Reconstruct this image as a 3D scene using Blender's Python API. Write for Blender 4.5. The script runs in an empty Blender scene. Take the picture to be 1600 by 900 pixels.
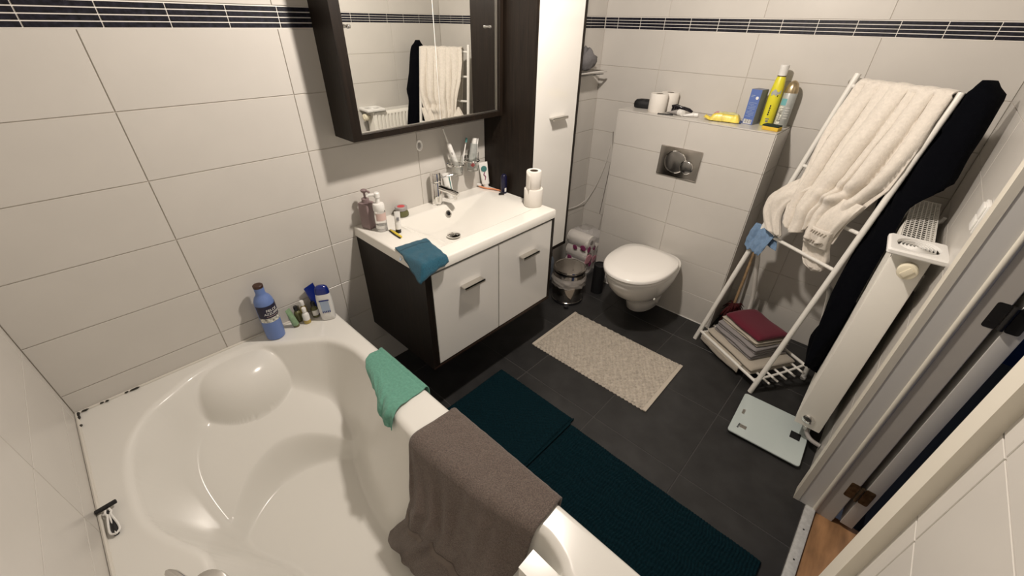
import bpy, bmesh, math, random
from math import sin, cos, pi, sqrt, radians, atan2, floor as ffloor
from mathutils import Vector, Matrix, Euler, noise

random.seed(4)
SC = bpy.context.scene
COL = SC.collection

# ------------------------------------------------------------------ camera
CAMP = Vector((0.3031, -1.6768, 1.6349))
YAW, PITCH, ROLL = radians(42.6137), radians(-33.1183), radians(1.1363)
F = Vector((cos(YAW)*cos(PITCH), sin(YAW)*cos(PITCH), sin(PITCH)))
R0 = Vector((sin(YAW), -cos(YAW), 0)); U0 = R0.cross(F)
Rv = R0*cos(ROLL) + U0*sin(ROLL); Uv = U0*cos(ROLL) - R0*sin(ROLL)
cd = bpy.data.cameras.new('camera'); cam = bpy.data.objects.new('camera', cd); COL.objects.link(cam)
cam.matrix_world = Matrix(((Rv.x, Uv.x, -F.x, CAMP.x), (Rv.y, Uv.y, -F.y, CAMP.y), (Rv.z, Uv.z, -F.z, CAMP.z), (0, 0, 0, 1)))
cd.sensor_width = 36; cd.sensor_fit = 'HORIZONTAL'; cd.lens = 642.12*36/1600; cd.clip_start = 0.02
SC.camera = cam

# ------------------------------------------------------------------ world, lamp, exposure
w = bpy.data.worlds.new('world'); SC.world = w; w.use_nodes = True
w.node_tree.nodes['Background'].inputs[0].default_value = (0.55, 0.6, 0.8, 1)
w.node_tree.nodes['Background'].inputs[1].default_value = 0.03
ld = bpy.data.lights.new('ceiling_bulb', 'SPOT'); ld.energy = 59.5; ld.color = (1.0, 0.895, 0.795); ld.shadow_soft_size = 0.045
ld.spot_size = radians(172); ld.spot_blend = .12
lo = bpy.data.objects.new('ceiling_bulb', ld); lo.location = (1.46, -0.89, 2.16); COL.objects.link(lo)
SC.view_settings.view_transform = 'Standard'; SC.view_settings.look = 'None'
SC.view_settings.exposure = 0.55; SC.view_settings.gamma = 1.0; SC.view_settings.use_curve_mapping = False

# ------------------------------------------------------------------ materials
def lin(h):
    if isinstance(h, str):
        c = [int(h[i:i+2], 16)/255 for i in (0, 2, 4)]
        return tuple(x/12.92 if x <= .04045 else ((x+.055)/1.055)**2.4 for x in c)
    return h
def mat(name, col, rough=.5, metal=0, noise_amt=0, noise_scale=40, bump=0, bump_scale=200, trans=0, coat=0, alpha=1, spec=.5, sheen=0, stretch=None, ior=1.45, detail=4, sss=0):
    m = bpy.data.materials.new(name); m.use_nodes = True
    nt = m.node_tree; b = nt.nodes['Principled BSDF']
    c = lin(col); b.inputs['Base Color'].default_value = (*c, 1)
    b.inputs['Roughness'].default_value = rough; b.inputs['Metallic'].default_value = metal
    b.inputs['Transmission Weight'].default_value = trans; b.inputs['Coat Weight'].default_value = coat
    b.inputs['Coat Roughness'].default_value = .05
    b.inputs['Alpha'].default_value = alpha; b.inputs['Specular IOR Level'].default_value = spec
    b.inputs['Sheen Weight'].default_value = sheen; b.inputs['IOR'].default_value = ior
    tc = nt.nodes.new('ShaderNodeTexCoord'); mp = nt.nodes.new('ShaderNodeMapping')
    nt.links.new(tc.outputs['Object'], mp.inputs[0])
    if stretch: mp.inputs['Scale'].default_value = stretch
    if noise_amt:
        n = nt.nodes.new('ShaderNodeTexNoise'); n.inputs['Scale'].default_value = noise_scale; n.inputs['Detail'].default_value = detail
        nt.links.new(mp.outputs[0], n.inputs['Vector'])
        r = nt.nodes.new('ShaderNodeValToRGB')
        r.color_ramp.elements[0].position = .3; r.color_ramp.elements[1].position = .7
        r.color_ramp.elements[0].color = (*[max(0, x*(1-noise_amt)) for x in c], 1)
        r.color_ramp.elements[1].color = (*[min(1, x*(1+noise_amt)) for x in c], 1)
        nt.links.new(n.outputs[0], r.inputs[0]); nt.links.new(r.outputs[0], b.inputs['Base Color'])
    if bump:
        n2 = nt.nodes.new('ShaderNodeTexNoise'); n2.inputs['Scale'].default_value = bump_scale; n2.inputs['Detail'].default_value = 5
        nt.links.new(mp.outputs[0], n2.inputs['Vector'])
        bp = nt.nodes.new('ShaderNodeBump'); bp.inputs['Strength'].default_value = bump; bp.inputs['Distance'].default_value = .003
        nt.links.new(n2.outputs[0], bp.inputs['Height']); nt.links.new(bp.outputs[0], b.inputs['Normal'])
    return m

M = {}
M['tile'] = mat('wall_tile', (.60, .575, .535), .28, noise_amt=.02, noise_scale=6, bump=.04, bump_scale=60)
M['grout'] = mat('wall_grout', (.56, .525, .475), .9)
M['mosaic'] = mat('mosaic_stone', (.010, .010, .017), .4, noise_amt=1.0, noise_scale=70, spec=.3)
M['mosaic_grout'] = mat('mosaic_grout', (.85, .82, .77), .9)
M['floor_tile'] = mat('floor_tile', (.026, .0255, .0255), .42, noise_amt=.3, noise_scale=9, bump=.12, bump_scale=90)
M['floor_grout'] = mat('floor_grout', (.075, .072, .07), .9)
M['paint'] = mat('white_paint', (.78, .765, .735), .6)
M['gloss_white'] = mat('gloss_white', (.80, .785, .745), .12, coat=.4)
M['lid_white'] = mat('lid_white', (.90, .875, .83), .2, coat=.2)
M['ceramic'] = mat('ceramic', (.80, .78, .735), .09, coat=.4)
M['acrylic'] = mat('acrylic', (.76, .745, .70), .2, coat=.12)
M['basin'] = mat('basin_white', (.82, .80, .745), .14, coat=.2)
M['wenge'] = mat('wenge', (.0115, .0075, .005), .45, noise_amt=.45, noise_scale=14, stretch=(6, 6, .35), bump=.08, bump_scale=60, spec=.3)
M['mirror'] = mat('mirror_glass', (.93, .94, .92), .005, metal=1)
M['alu'] = mat('aluminium', (.62, .60, .56), .3, metal=1)
M['chrome'] = mat('chrome', (.78, .77, .75), .06, metal=1)
M['satin'] = mat('satin_chrome', (.30, .29, .28), .28, metal=1)
M['steel'] = mat('polished_steel', (.50, .47, .44), .12, metal=1)
M['brass_dark'] = mat('aged_hinge', (.12, .085, .05), .45, metal=.8, noise_amt=.4, noise_scale=60)
M['black_hinge'] = mat('dark_hinge', (.035, .033, .032), .5, metal=.6)
M['white_metal'] = mat('white_metal', (.82, .80, .75), .3, coat=.2)
M['radiator'] = mat('radiator_paint', (.86, .835, .77), .38)
M['cream_plastic'] = mat('cream_plastic', (.78, .72, .56), .4)
M['white_plastic'] = mat('white_plastic', (.80, .79, .76), .35)
M['grey_plastic'] = mat('grey_plastic', (.35, .33, .32), .45)
M['black_plastic'] = mat('black_plastic', (.012, .012, .014), .35)
M['black_matte'] = mat('black_matte', (.006, .006, .007), .65)
M['jamb'] = mat('jamb_paint', (.72, .70, .66), .5)
M['arch'] = mat('architrave_paint', (.70, .66, .57), .45)
M['threshold'] = mat('threshold_white', (.52, .52, .50), .6, noise_amt=.12, noise_scale=80)
M['plywood'] = mat('plywood', (.36, .19, .085), .55, noise_amt=.35, noise_scale=7, stretch=(1, 4, 1), detail=6)
M['hall_blue'] = mat('hall_blue', (.035, .075, .22), .8)
M['glass'] = mat('clear_glass', (.95, .96, .95), .03, trans=1, ior=1.45)
M['clear_plastic'] = mat('clear_plastic', (.93, .93, .92), .12, trans=.85, ior=1.3)
M['film'] = mat('plastic_film', (.85, .82, .82), .18, alpha=.28, spec=.9)
M['bagfilm'] = mat('bag_film', (.62, .58, .54), .25, alpha=.5, spec=.9, bump=.6, bump_scale=60)
M['paper'] = mat('tissue_paper', (.80, .765, .71), .95, bump=.25, bump_scale=260)
M['card'] = mat('cardboard_core', (.10, .075, .055), .9)
M['beige_towel'] = mat('beige_fleece', (.76, .705, .63), .95, sheen=.3, noise_amt=.06, noise_scale=90, bump=.55, bump_scale=300)
M['navy'] = mat('navy_fleece', (.0012, .0015, .003), 1, spec=.12, bump=.5, bump_scale=300)
M['taupe'] = mat('taupe_terry', (.135, .105, .09), 1, sheen=.25, noise_amt=.35, noise_scale=260, bump=1.0, bump_scale=420)
M['taupe_flat'] = mat('taupe_woven', (.165, .135, .118), 1, bump=.3, bump_scale=500)
M['green'] = mat('green_microfibre', (.125, .32, .245), .95, sheen=.2, noise_amt=.1, noise_scale=120, bump=.5, bump_scale=380)
M['teal_cloth'] = mat('teal_terry', (.010, .078, .125), .95, sheen=.2, noise_amt=.25, noise_scale=250, bump=.8, bump_scale=420)
M['lightblue'] = mat('light_blue_cloth', (.17, .27, .42), .95, sheen=.2, noise_amt=.1, noise_scale=90, bump=.4, bump_scale=320)
M['teal_mat'] = mat('teal_mat', (.0016, .0140, .0200), 1, spec=.15, noise_amt=.35, noise_scale=160, bump=.9, bump_scale=300)
M['rug'] = mat('beige_rug', (.49, .44, .375), .95, noise_amt=.16, noise_scale=60, bump=.35, bump_scale=350)
M['rug_hem'] = mat('beige_hem', (.56, .50, .42), .95, bump=.5, bump_scale=350)
M['grey_towel'] = mat('grey_towel', (.27, .25, .25), 1, sheen=.3, bump=.6, bump_scale=320)
M['sand_towel'] = mat('sand_towel', (.47, .42, .35), 1, sheen=.3, bump=.6, bump_scale=320)
M['maroon'] = mat('maroon_towel', (.12, .010, .024), 1, sheen=.15, bump=.5, bump_scale=320)
M['redfuzz'] = mat('red_fuzz', (.07, .008, .010), 1)
M['wood'] = mat('handle_wood', (.40, .27, .15), .6, noise_amt=.3, noise_scale=30)
M['bluebottle'] = mat('blue_bottle', (.145, .225, .49), .38)
M['browncap'] = mat('brown_cap', (.05, .022, .014), .5)
M['label_navy'] = mat('label_navy', (.012, .011, .035), .45)
M['ink_white'] = mat('ink_white', (.8, .8, .78), .6)
M['ink_grey'] = mat('ink_grey', (.2, .2, .21), .6)
M['ink_black'] = mat('ink_black', (.012, .012, .013), .6)
M['flowers'] = mat('label_flowers', (.52, .52, .47), .6, noise_amt=.8, noise_scale=120)
M['greentube'] = mat('green_tube', (.22, .34, .20), .45, noise_amt=.15, noise_scale=60)
M['olive'] = mat('olive_bottle', (.12, .12, .05), .25)
M['amber'] = mat('honey_liquid', (.55, .42, .12), .2, trans=.25)
M['deepblue'] = mat('deep_blue_cap', (.006, .018, .17), .25, coat=.4)
M['shampoo'] = mat('shampoo_white', (.75, .745, .72), .35)
M['ice_blue'] = mat('ice_blue_label', (.35, .43, .56), .5)
M['mauve'] = mat('mauve_plastic', (.25, .185, .185), .4)
M['pinklabel'] = mat('pink_label', (.62, .46, .42), .55)
M['yellow'] = mat('yellow_plastic', (.75, .58, .06), .4)
M['lime_yellow'] = mat('lime_yellow', (.72, .66, .035), .35)
M['orange'] = mat('orange_plastic', (.75, .30, .15), .35)
M['gold'] = mat('champagne_gold', (.50, .40, .25), .3, metal=.85)
M['can'] = mat('can_silver', (.47, .49, .47), .35, metal=.3, noise_amt=.08, noise_scale=60)
M['can_teal'] = mat('can_teal', (.16, .42, .45), .4)
M['boxblue'] = mat('box_blue', (.105, .17, .44), .5)
M['boxside'] = mat('box_side', (.20, .22, .30), .5)
M['wipes'] = mat('wipes_yellow', (.78, .62, .10), .3, noise_amt=.3, noise_scale=28)
M['wipes_pale'] = mat('wipes_pale', (.70, .67, .30), .35, noise_amt=.2, noise_scale=30)
M['packblue'] = mat('pack_blue', (.02, .06, .22), .4)
M['sponge_y'] = mat('sponge_yellow', (.75, .50, .06), .95, bump=.8, bump_scale=400)
M['sponge_g'] = mat('sponge_scourer', (.02, .035, .025), 1, bump=.9, bump_scale=500)
M['petal'] = mat('petal_magenta', (.25, .045, .13), .5)
M['pink_film'] = mat('pink_print', (.62, .30, .36), .5)
M['red'] = mat('red_print', (.55, .05, .06), .4)
M['toothgreen'] = mat('teal_print', (.05, .18, .17), .5)
M['deo'] = mat('deo_navy', (.008, .008, .035), .3)
M['scale_glass'] = mat('scale_glass', (.54, .61, .60), .15, coat=.4)
M['mold'] = mat('sealant', (.66, .63, .57), .5)
M['moldspot'] = mat('mould', (.03, .027, .022), .9)
M['fluff'] = mat('grey_net', (.18, .175, .18), 1, bump=.8, bump_scale=200)
M['cable_white'] = mat('white_hose', (.70, .67, .63), .4)
M['cable_dark'] = mat('dark_cord', (.16, .14, .125), .6)
M['ringmark'] = mat('clear_ring', (.92, .91, .88), .2)
M['clipblack'] = mat('glossy_black', (.012, .010, .014), .15)

# ------------------------------------------------------------------ mesh helpers
class MB:
    def __init__(s): s.v = []; s.f = []
    def add(s, vs, fs):
        o = len(s.v); s.v += [Vector(v) for v in vs]; s.f += [tuple(i+o for i in f) for f in fs]; return s
    def box(s, c, d, rot=None, bev=0):
        c = Vector(c); x, y, z = [k/2 for k in d]
        if bev:
            b = min(bev, x*.99, y*.99, z*.99); vs = []; 
            bm = bmesh.new(); bmesh.ops.create_cube(bm, size=1)
            for v in bm.verts: v.co = Vector((v.co.x*d[0], v.co.y*d[1], v.co.z*d[2]))
            bmesh.ops.bevel(bm, geom=bm.edges[:], offset=b, segments=2, affect='EDGES', profile=.6)
            bm.verts.index_update()
            vs = [v.co.copy() for v in bm.verts]; fs = [[v.index for v in f.verts] for f in bm.faces]; bm.free()
        else:
            vs = [Vector((a*x, b_*y, e*z)) for a in (-1, 1) for b_ in (-1, 1) for e in (-1, 1)]
            fs = [(0, 1, 3, 2), (4, 6, 7, 5), (0, 4, 5, 1), (2, 3, 7, 6), (0, 2, 6, 4), (1, 5, 7, 3)]
        if rot is not None:
            r = rot if isinstance(rot, Matrix) else Euler(rot).to_matrix()
            vs = [r @ v for v in vs]
        return s.add([v+c for v in vs], fs)
    def bb(s, a, b, bev=0):
        return s.box([(i+j)/2 for i, j in zip(a, b)], [abs(j-i) for i, j in zip(a, b)], bev=bev)
    def lathe(s, prof, n=24, c=(0, 0, 0), sx=1, sy=1, axis='z'):
        c = Vector(c); vs = []; fs = []; m = len(prof)
        for r, z in prof:
            for i in range(n):
                a = 2*pi*i/n; p = Vector((r*cos(a)*sx, r*sin(a)*sy, z))
                if axis == 'x': p = Vector((p.z, p.x, p.y))
                if axis == 'y': p = Vector((p.y, p.z, p.x))
                vs.append(p+c)
        for k in range(m-1):
            for i in range(n):
                j = (i+1) % n; fs.append((k*n+i, k*n+j, (k+1)*n+j, (k+1)*n+i))
        if prof[0][0] > 1e-5: fs.append(tuple(reversed(range(n))))
        if prof[-1][0] > 1e-5: fs.append(tuple((m-1)*n+i for i in range(n)))
        return s.add(vs, fs)
    def tube(s, pts, r, n=10, cap=True):
        pts = [Vector(p) for p in pts]; vs = []; fs = []; rr = r if isinstance(r, (list, tuple)) else [r]*len(pts)
        t0 = (pts[1]-pts[0]).normalized(); up = Vector((0, 0, 1)) if abs(t0.z) < .9 else Vector((1, 0, 0))
        nrm = t0.cross(up).normalized()
        for k, p in enumerate(pts):
            t = ((pts[k+1] if k < len(pts)-1 else pts[k]) - (pts[k-1] if k else pts[k])).normalized()
            nrm = (nrm - t*nrm.dot(t)).normalized(); bn = t.cross(nrm)
            for i in range(n):
                a = 2*pi*i/n; vs.append(p+(nrm*cos(a)+bn*sin(a))*rr[k])
        for k in range(len(pts)-1):
            for i in range(n):
                j = (i+1) % n; fs.append((k*n+i, k*n+j, (k+1)*n+j, (k+1)*n+i))
        if cap: fs.append(tuple(reversed(range(n)))); fs.append(tuple((len(pts)-1)*n+i for i in range(n)))
        return s.add(vs, fs)
    def grid(s, fn, nu, nv):
        vs = [fn(i/nu, j/nv) for j in range(nv+1) for i in range(nu+1)]
        fs = [(j*(nu+1)+i, j*(nu+1)+i+1, (j+1)*(nu+1)+i+1, (j+1)*(nu+1)+i) for j in range(nv) for i in range(nu)]
        return s.add(vs, fs)
    def loft(s, rings, cap=True):
        n = len(rings[0]); vs = [p for r in rings for p in r]; fs = []
        for k in range(len(rings)-1):
            for i in range(n):
                j = (i+1) % n; fs.append((k*n+i, k*n+j, (k+1)*n+j, (k+1)*n+i))
        if cap: fs.append(tuple(reversed(range(n)))); fs.append(tuple((len(rings)-1)*n+i for i in range(n)))
        return s.add(vs, fs)
    def prism(s, poly, z0, z1):
        n = len(poly); vs = [(x, y, z0) for x, y in poly]+[(x, y, z1) for x, y in poly]
        fs = [tuple(reversed(range(n))), tuple(range(n, 2*n))]+[(i, (i+1) % n, n+(i+1) % n, n+i) for i in range(n)]
        return s.add(vs, fs)
    def xf(s, mtx):
        s.v = [mtx @ v for v in s.v]; return s
    def mesh(s, name, m=None, smooth=True, angle=40):
        me = bpy.data.meshes.new(name); me.from_pydata([tuple(v) for v in s.v], [], s.f); 
        bm = bmesh.new(); bm.from_mesh(me); bmesh.ops.recalc_face_normals(bm, faces=bm.faces[:])
        ca = radians(angle)
        for f in bm.faces: f.smooth = smooth
        if smooth:
            for e in bm.edges:
                if len(e.link_faces) == 2 and e.calc_face_angle(0) > ca: e.smooth = False
        bm.to_mesh(me); bm.free()
        if m: me.materials.append(M[m] if isinstance(m, str) else m)
        return me
    def build(s, name, m, parent=None, smooth=True, angle=40, world=True, loc=None, rot=None):
        if parent is not None and world:
            o = base_of(parent); s.v = [v-o for v in s.v]
        ob = bpy.data.objects.new(name, s.mesh(name, m, smooth, angle)); COL.objects.link(ob)
        if parent is not None: ob.parent = parent
        if loc is not None: ob.location = loc
        if rot is not None: ob.rotation_euler = rot
        return ob
def base_of(p):
    o = Vector((0, 0, 0))
    while p is not None: o += p.location; p = p.parent
    return o
def solid(ob, t, sub=0, off=0):
    m = ob.modifiers.new('thickness', 'SOLIDIFY'); m.thickness = t; m.offset = off
    if sub: k = ob.modifiers.new('smooth', 'SUBSURF'); k.levels = sub; k.render_levels = sub
    return ob
def thing(name, label, cat, loc=(0, 0, 0), rot=(0, 0, 0), group=None):
    o = bpy.data.objects.new(name, None); o.empty_display_size = .05; COL.objects.link(o)
    o.location = loc; o.rotation_euler = rot if not isinstance(rot, (int, float)) else (0, 0, rot)
    return tag(o, label, cat, group)
def tag(o, label, cat, group=None):
    o['label'] = label; o['category'] = cat
    if group: o['group'] = group
    return o
def struct(o): o['kind'] = 'structure'; return o
def empty_struct(name):
    o = bpy.data.objects.new(name, None); COL.objects.link(o); return struct(o)
def text_mb(body, size, mp, depth=.0006):
    cu = bpy.data.curves.new('lettering', 'FONT'); cu.body = body; cu.size = size; cu.extrude = depth/2; cu.align_x = 'CENTER'; cu.align_y = 'CENTER'
    ob = bpy.data.objects.new('lettering', cu); COL.objects.link(ob)
    dg = bpy.context.evaluated_depsgraph_get(); me = bpy.data.meshes.new_from_object(ob.evaluated_get(dg))
    b = MB().add([mp(v.co) for v in me.vertices], [tuple(p.vertices) for p in me.polygons])
    bpy.data.objects.remove(ob); bpy.data.meshes.remove(me); bpy.data.curves.remove(cu)
    return b
def nz(x, y=0, z=0): return noise.noise(Vector((x, y, z)))
def ip(tab, x):
    if x <= tab[0][0]: return tab[0][1]
    for (a, b), (c, d) in zip(tab, tab[1:]):
        if x <= c: return b+(d-b)*(x-a)/(c-a)
    return tab[-1][1]
def sst(x): x = max(0, min(1, x)); return x*x*(3-2*x)
def crom(pts, n=8):
    P = [Vector(p) for p in pts]; P = [P[0]*2-P[1]]+P+[P[-1]*2-P[-2]]; out = []
    for i in range(1, len(P)-2):
        for k in range(n):
            t = k/n; a, b, c, d = P[i-1:i+3]
            out.append(.5*((2*b)+(c-a)*t+(2*a-5*b+4*c-d)*t*t+(3*b-a-3*c+d)*t**3))
    return out+[P[-2]]

# ------------------------------------------------------------------ room
L, D, H = 2.945, 1.912, 2.36
ZS, HS, RH, W, A1 = 1.5976, .0634, .2015, .502, .445
TILE_CACHE = {}
def tile_mesh(w_, h_, t, c, m, nm):
    k = (round(w_, 3), round(h_, 3), t, m)
    if k not in TILE_CACHE:
        x, y = w_/2, h_/2; b = MB(); r = []
        for (dx, z) in ((0, -t), (0, -c), (c, 0)):
            r.append([(-x+dx, -y+dx, z), (x-dx, -y+dx, z), (x-dx, y-dx, z), (-x+dx, y-dx, z)])
        b.loft(r); TILE_CACHE[k] = b.mesh(nm, m, smooth=False)
    return TILE_CACHE[k]
def lay(parent, O, U, V, us, vs, gap, t, c, m, nm, skip=None):
    """lays one separate tile object per cell; O is the plane origin, U, V unit axes, us, vs the joint lines"""
    O, U, V = Vector(O), Vector(U), Vector(V); N = U.cross(V); po = base_of(parent)
    for a, b in zip(us, us[1:]):
        for e, f in zip(vs, vs[1:]):
            if b-a < .012 or f-e < .008: continue
            if skip and skip((a+b)/2, (e+f)/2): continue
            ob = bpy.data.objects.new(nm, tile_mesh(b-a-gap, f-e-gap, t, c, m, nm)); COL.objects.link(ob); ob.parent = parent
            p = O+U*((a+b)/2)+V*((e+f)/2)-po
            ob.matrix_local = Matrix(((U.x, V.x, N.x, p.x), (U.y, V.y, N.y, p.y), (U.z, V.z, N.z, p.z), (0, 0, 0, 1)))
def joints(first, step, lo_, hi_):
    x = first
    while x > lo_: x -= step
    out = [lo_]; x += step
    while x < hi_-1e-4:
        if x > lo_+1e-4: out.append(x)
        x += step
    return out+[hi_]
rows_low = joints(ZS, RH, 0, ZS)
rows_high = [ZS+HS+RH*k for k in range(4) if ZS+HS+RH*k < H]+[H]
band = [ZS+.0012+(HS-.0024)/4*k for k in range(5)]
def tiled_wall(name, slab, O, U, us, band_us, skip=None):
    wl = struct(MB().bb(*slab).build(name, 'grout', smooth=False))
    V = (0, 0, 1)
    if skip:
        ex = sorted(set(us+skip[0:2])); zs_ = sorted(set(rows_low+rows_high+[skip[2]])); cut = lambda u, v: skip[0] < u < skip[1] and v < skip[2]
        bu = sorted(set(band_us+skip[0:2]))
    else: ex, cut, bu = us, None, band_us
    lay(wl, O, U, V, ex, rows_low, .003, .0040, .0008, 'tile', 'tile', cut)
    lay(wl, O, U, V, ex, rows_high if not skip else sorted(set(rows_high+[skip[2]])), .003, .0040, .0008, 'tile', 'tile', cut)
    lay(wl, O, U, V, bu, band, .0030, .005, .0008, 'mosaic', 'mosaic_tile', cut)
    return wl
TH = .12
# back wall (washbasin): plane y = 0, facing -y : U = +x, V = +z gives N = -y
tiled_wall('wall_back', ((-.2, .0030, -.05), (L+.2, TH, H)), (0, 0, 0), (1, 0, 0), joints(A1, W, -.015, L), joints(.3514, .1523, -.015, L))
MB().bb((-.015, .0022, ZS), (L, .0058, ZS+HS)).build('mosaic_grout', 'mosaic_grout', bpy.data.objects['wall_back'], smooth=False)
# right wall (toilet): plane x = L facing -x : U = -y
tiled_wall('wall_right', ((L+.0030, -D-.2, -.05), (L+TH, .0055, H)), (L, 0, 0), (0, -1, 0), joints(.4123, W, 0, D), joints(.0891, .1523, 0, D))
MB().bb((L+.0022, -D, ZS), (L+.0058, 0, ZS+HS)).build('mosaic_grout', 'mosaic_grout', bpy.data.objects['wall_right'], smooth=False)
# left wall: plane x = -.015 facing +x : U = +y
tiled_wall('wall_left', ((-.015-TH, -D-.2, -.05), (-.0180, .0055, H)), (-.015, -D, 0), (0, 1, 0), joints(D-.548, W, 0, D), joints(.05, .1523, 0, D))
MB().bb((-.0208, -D, ZS), (-.0172, 0, ZS+HS)).build('mosaic_grout', 'mosaic_grout', bpy.data.objects['wall_left'], smooth=False)
# front wall with the doorway: plane y = -D facing +y : U = -x
DX0, DX1, DZ = 1.055, 1.813, 2.06
fw = empty_struct('wall_front')
for a, b in (((-.2, -D-.118, -.05), (DX0, -D-.0030, H)), ((DX1, -D-.118, -.05), (L+.2, -D-.0030, H)), ((DX0, -D-.118, DZ), (DX1, -D-.0030, H))):
    MB().bb(a, b).build('wall_section', 'grout', fw, smooth=False)
def fskip(u, v): return (L-DX1-.001) < u < (L-DX0+.001) and v < DZ
us = sorted(set(joints(L-A1-W*5, W, 0, L+.015)+[L-DX1, L-DX0]))
lay(fw, (L, -D, 0), (-1, 0, 0), (0, 0, 1), us, rows_low, .003, .0040, .0008, 'tile', 'tile', fskip)
lay(fw, (L, -D, 0), (-1, 0, 0), (0, 0, 1), us, sorted(set(rows_high+[DZ])), .003, .0040, .0008, 'tile', 'tile', fskip)
lay(fw, (L, -D, 0), (-1, 0, 0), (0, 0, 1), sorted(set(joints(.06, .1523, 0, L+.015)+[L-DX1, L-DX0])), band, .003, .005, .0008, 'mosaic', 'mosaic_tile', fskip)
for a, b in ((-.015, DX0), (DX1, L)): MB().bb((a, -D-.0058, ZS), (b, -D-.0022, ZS+HS)).build('mosaic_grout', 'mosaic_grout', fw, smooth=False)
# floor
fl_ = struct(MB().bb((-.2, -1.944, -.1), (L+.2, .1, -.0018)).build('floor', 'floor_grout', smooth=False))
lay(fl_, (0, 0, 0), (1, 0, 0), (0, 1, 0), joints(1.5836, .4422, .0, L), joints(-.6207, .4422, -1.937, 0), .0035, .009, .001, 'floor_tile', 'tile')
struct(MB().bb((-.2, -D-.15, H), (L+.2, .15, H+.1)).build('ceiling', 'paint', smooth=False))
# hall beyond the door
struct(MB().bb((DX0-.2, -2.128, -.12), (DX1+.03, -1.97, -.008)).build('trim_5', 'plywood', smooth=False))
struct(MB().bb((-.4, -3.3, -.12), (3.6, -2.128, -.012)).build('floor_hall', 'floor_grout', smooth=False))
struct(MB().bb((-.4, -2.80, -.12), (3.6, -2.70, 2.5)).build('wall_hall', 'hall_blue', smooth=False))
struct(MB().bb((-.5, -3.42, -.12), (-.4, -1.9, 2.5)).build('wall_hall_left', 'hall_blue', smooth=False))
struct(MB().bb((3.6, -3.42, -.12), (3.7, -1.9, 2.5)).build('wall_hall_right', 'hall_blue', smooth=False))
struct(MB().bb((-.5, -3.42, 2.42), (3.7, -1.9, 2.5)).build('ceiling_hall', 'paint', smooth=False))
hl = bpy.data.lights.new('hall_fill', 'POINT'); hl.energy = 3.5; hl.color = (.75, .85, 1); hl.shadow_soft_size = .08  # added fill light, no lamp seen here; brightens the blue hall wall
hlo = bpy.data.objects.new('hall_fill', hl); hlo.location = (2.9, -2.40, 2.25); COL.objects.link(hlo)
# threshold strip with two screws
t_ = struct(MB().bb((DX0, -1.974, -.02), (DX1, -1.938, .006), bev=.006).build('trim_1', 'threshold'))
for x in (1.69, 1.545): MB().lathe([(.0034, 0), (.0034, .0008), (0, .0008)], 12, (x, -1.956, .0058)).build('screw', 'ink_black', t_)
# door frame: far jamb (profile in y, extruded in z) and near architrave
def frame_strip(poly, z0, z1, name, m, parent): return MB().prism(poly, z0, z1).build(name, m, parent, smooth=False)
jf = empty_struct('trim_2')
frame_strip([(1.8105, -1.893), (1.872, -1.893), (1.872, -1.9125), (1.8105, -1.9125)], 0, DZ+.06, 'architrave', 'arch', jf)
frame_strip([(1.8125, -1.9125), (1.85, -1.9125), (1.85, -1.962), (1.8125, -1.962)], 0, DZ, 'jamb_face', 'jamb', jf)
MB().tube([(1.8145, -1.969, 0), (1.8145, -1.969, DZ)], .0085, 12).build('bead', 'arch', jf)
frame_strip([(1.8165, -1.974), (1.85, -1.974), (1.85, -1.990), (1.8165, -1.990)], 0, DZ, 'stop_edge', 'jamb', jf)
frame_strip([(1.8195, -1.990), (1.85, -1.990), (1.85, -2.033), (1.8195, -2.033)], 0, DZ, 'rebate', 'jamb', jf)
nf = empty_struct('trim_3')
frame_strip([(.998, -1.893), (1.056, -1.893), (1.056, -1.9125), (.998, -1.9125)], 0, DZ+.06, 'architrave', 'arch', nf)
frame_strip([(1.04, -1.9125), (1.0555, -1.9125), (1.0555, -2.03), (1.04, -2.03)], 0, DZ, 'jamb_face', 'jamb', nf)
tf = empty_struct('trim_4')
MB().bb((.998, -1.9125, DZ), (1.872, -1.893, DZ+.06)).build('architrave', 'arch', tf, smooth=False)
MB().bb((DX0, -2.03, DZ), (DX1, -1.9125, DZ+.012)).build('jamb_face', 'jamb', tf, smooth=False)
# door leaf, swung flat against the hall side of the wall, and its two hinges
dr = struct(MB().bb((1.8155, -2.090, .012), (2.60, -2.051, 2.05), bev=.002).build('door_1', 'jamb'))
for zc_, m in ((.195, 'brass_dark'), (1.005, 'black_hinge')):
    b = MB(); 
    for y0, y1 in ((-2.034, -2.006), (-2.079, -2.050)):
        pts = []
        for (cy, cz, a0) in ((y1-.006, zc_+.033, 0), (y0+.006, zc_+.033, 90), (y0+.006, zc_-.033, 180), (y1-.006, zc_-.033, 270)):
            for k in range(4): a = radians(a0+30*k); pts.append((cy+.006*cos(a), cz+.006*sin(a)))
        b.loft([[(1.8195 if y0 > -2.04 else 1.8155, y, z) for y, z in pts], [(1.8125, y, z) for y, z in pts]])
    b.tube([(1.811, -2.042, zc_-.036), (1.811, -2.042, zc_+.036)], .0068, 12)
    h = b.build('hinge', m, dr)
    k = MB()
    for y in (-2.014, -2.024, -2.060, -2.070): k.lathe([(.003, 0), (.003, .0009), (0, .0009)], 10, (0, 0, 0), axis='x').v[-30:] ; k.v[-30:] = [Vector((1.8125-v.x, v.y+y, v.z+zc_+(.02 if abs(y) % .02 < .01 else -.02))) for v in k.v[-30:]]
    k.build('screw', m, h)
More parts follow.
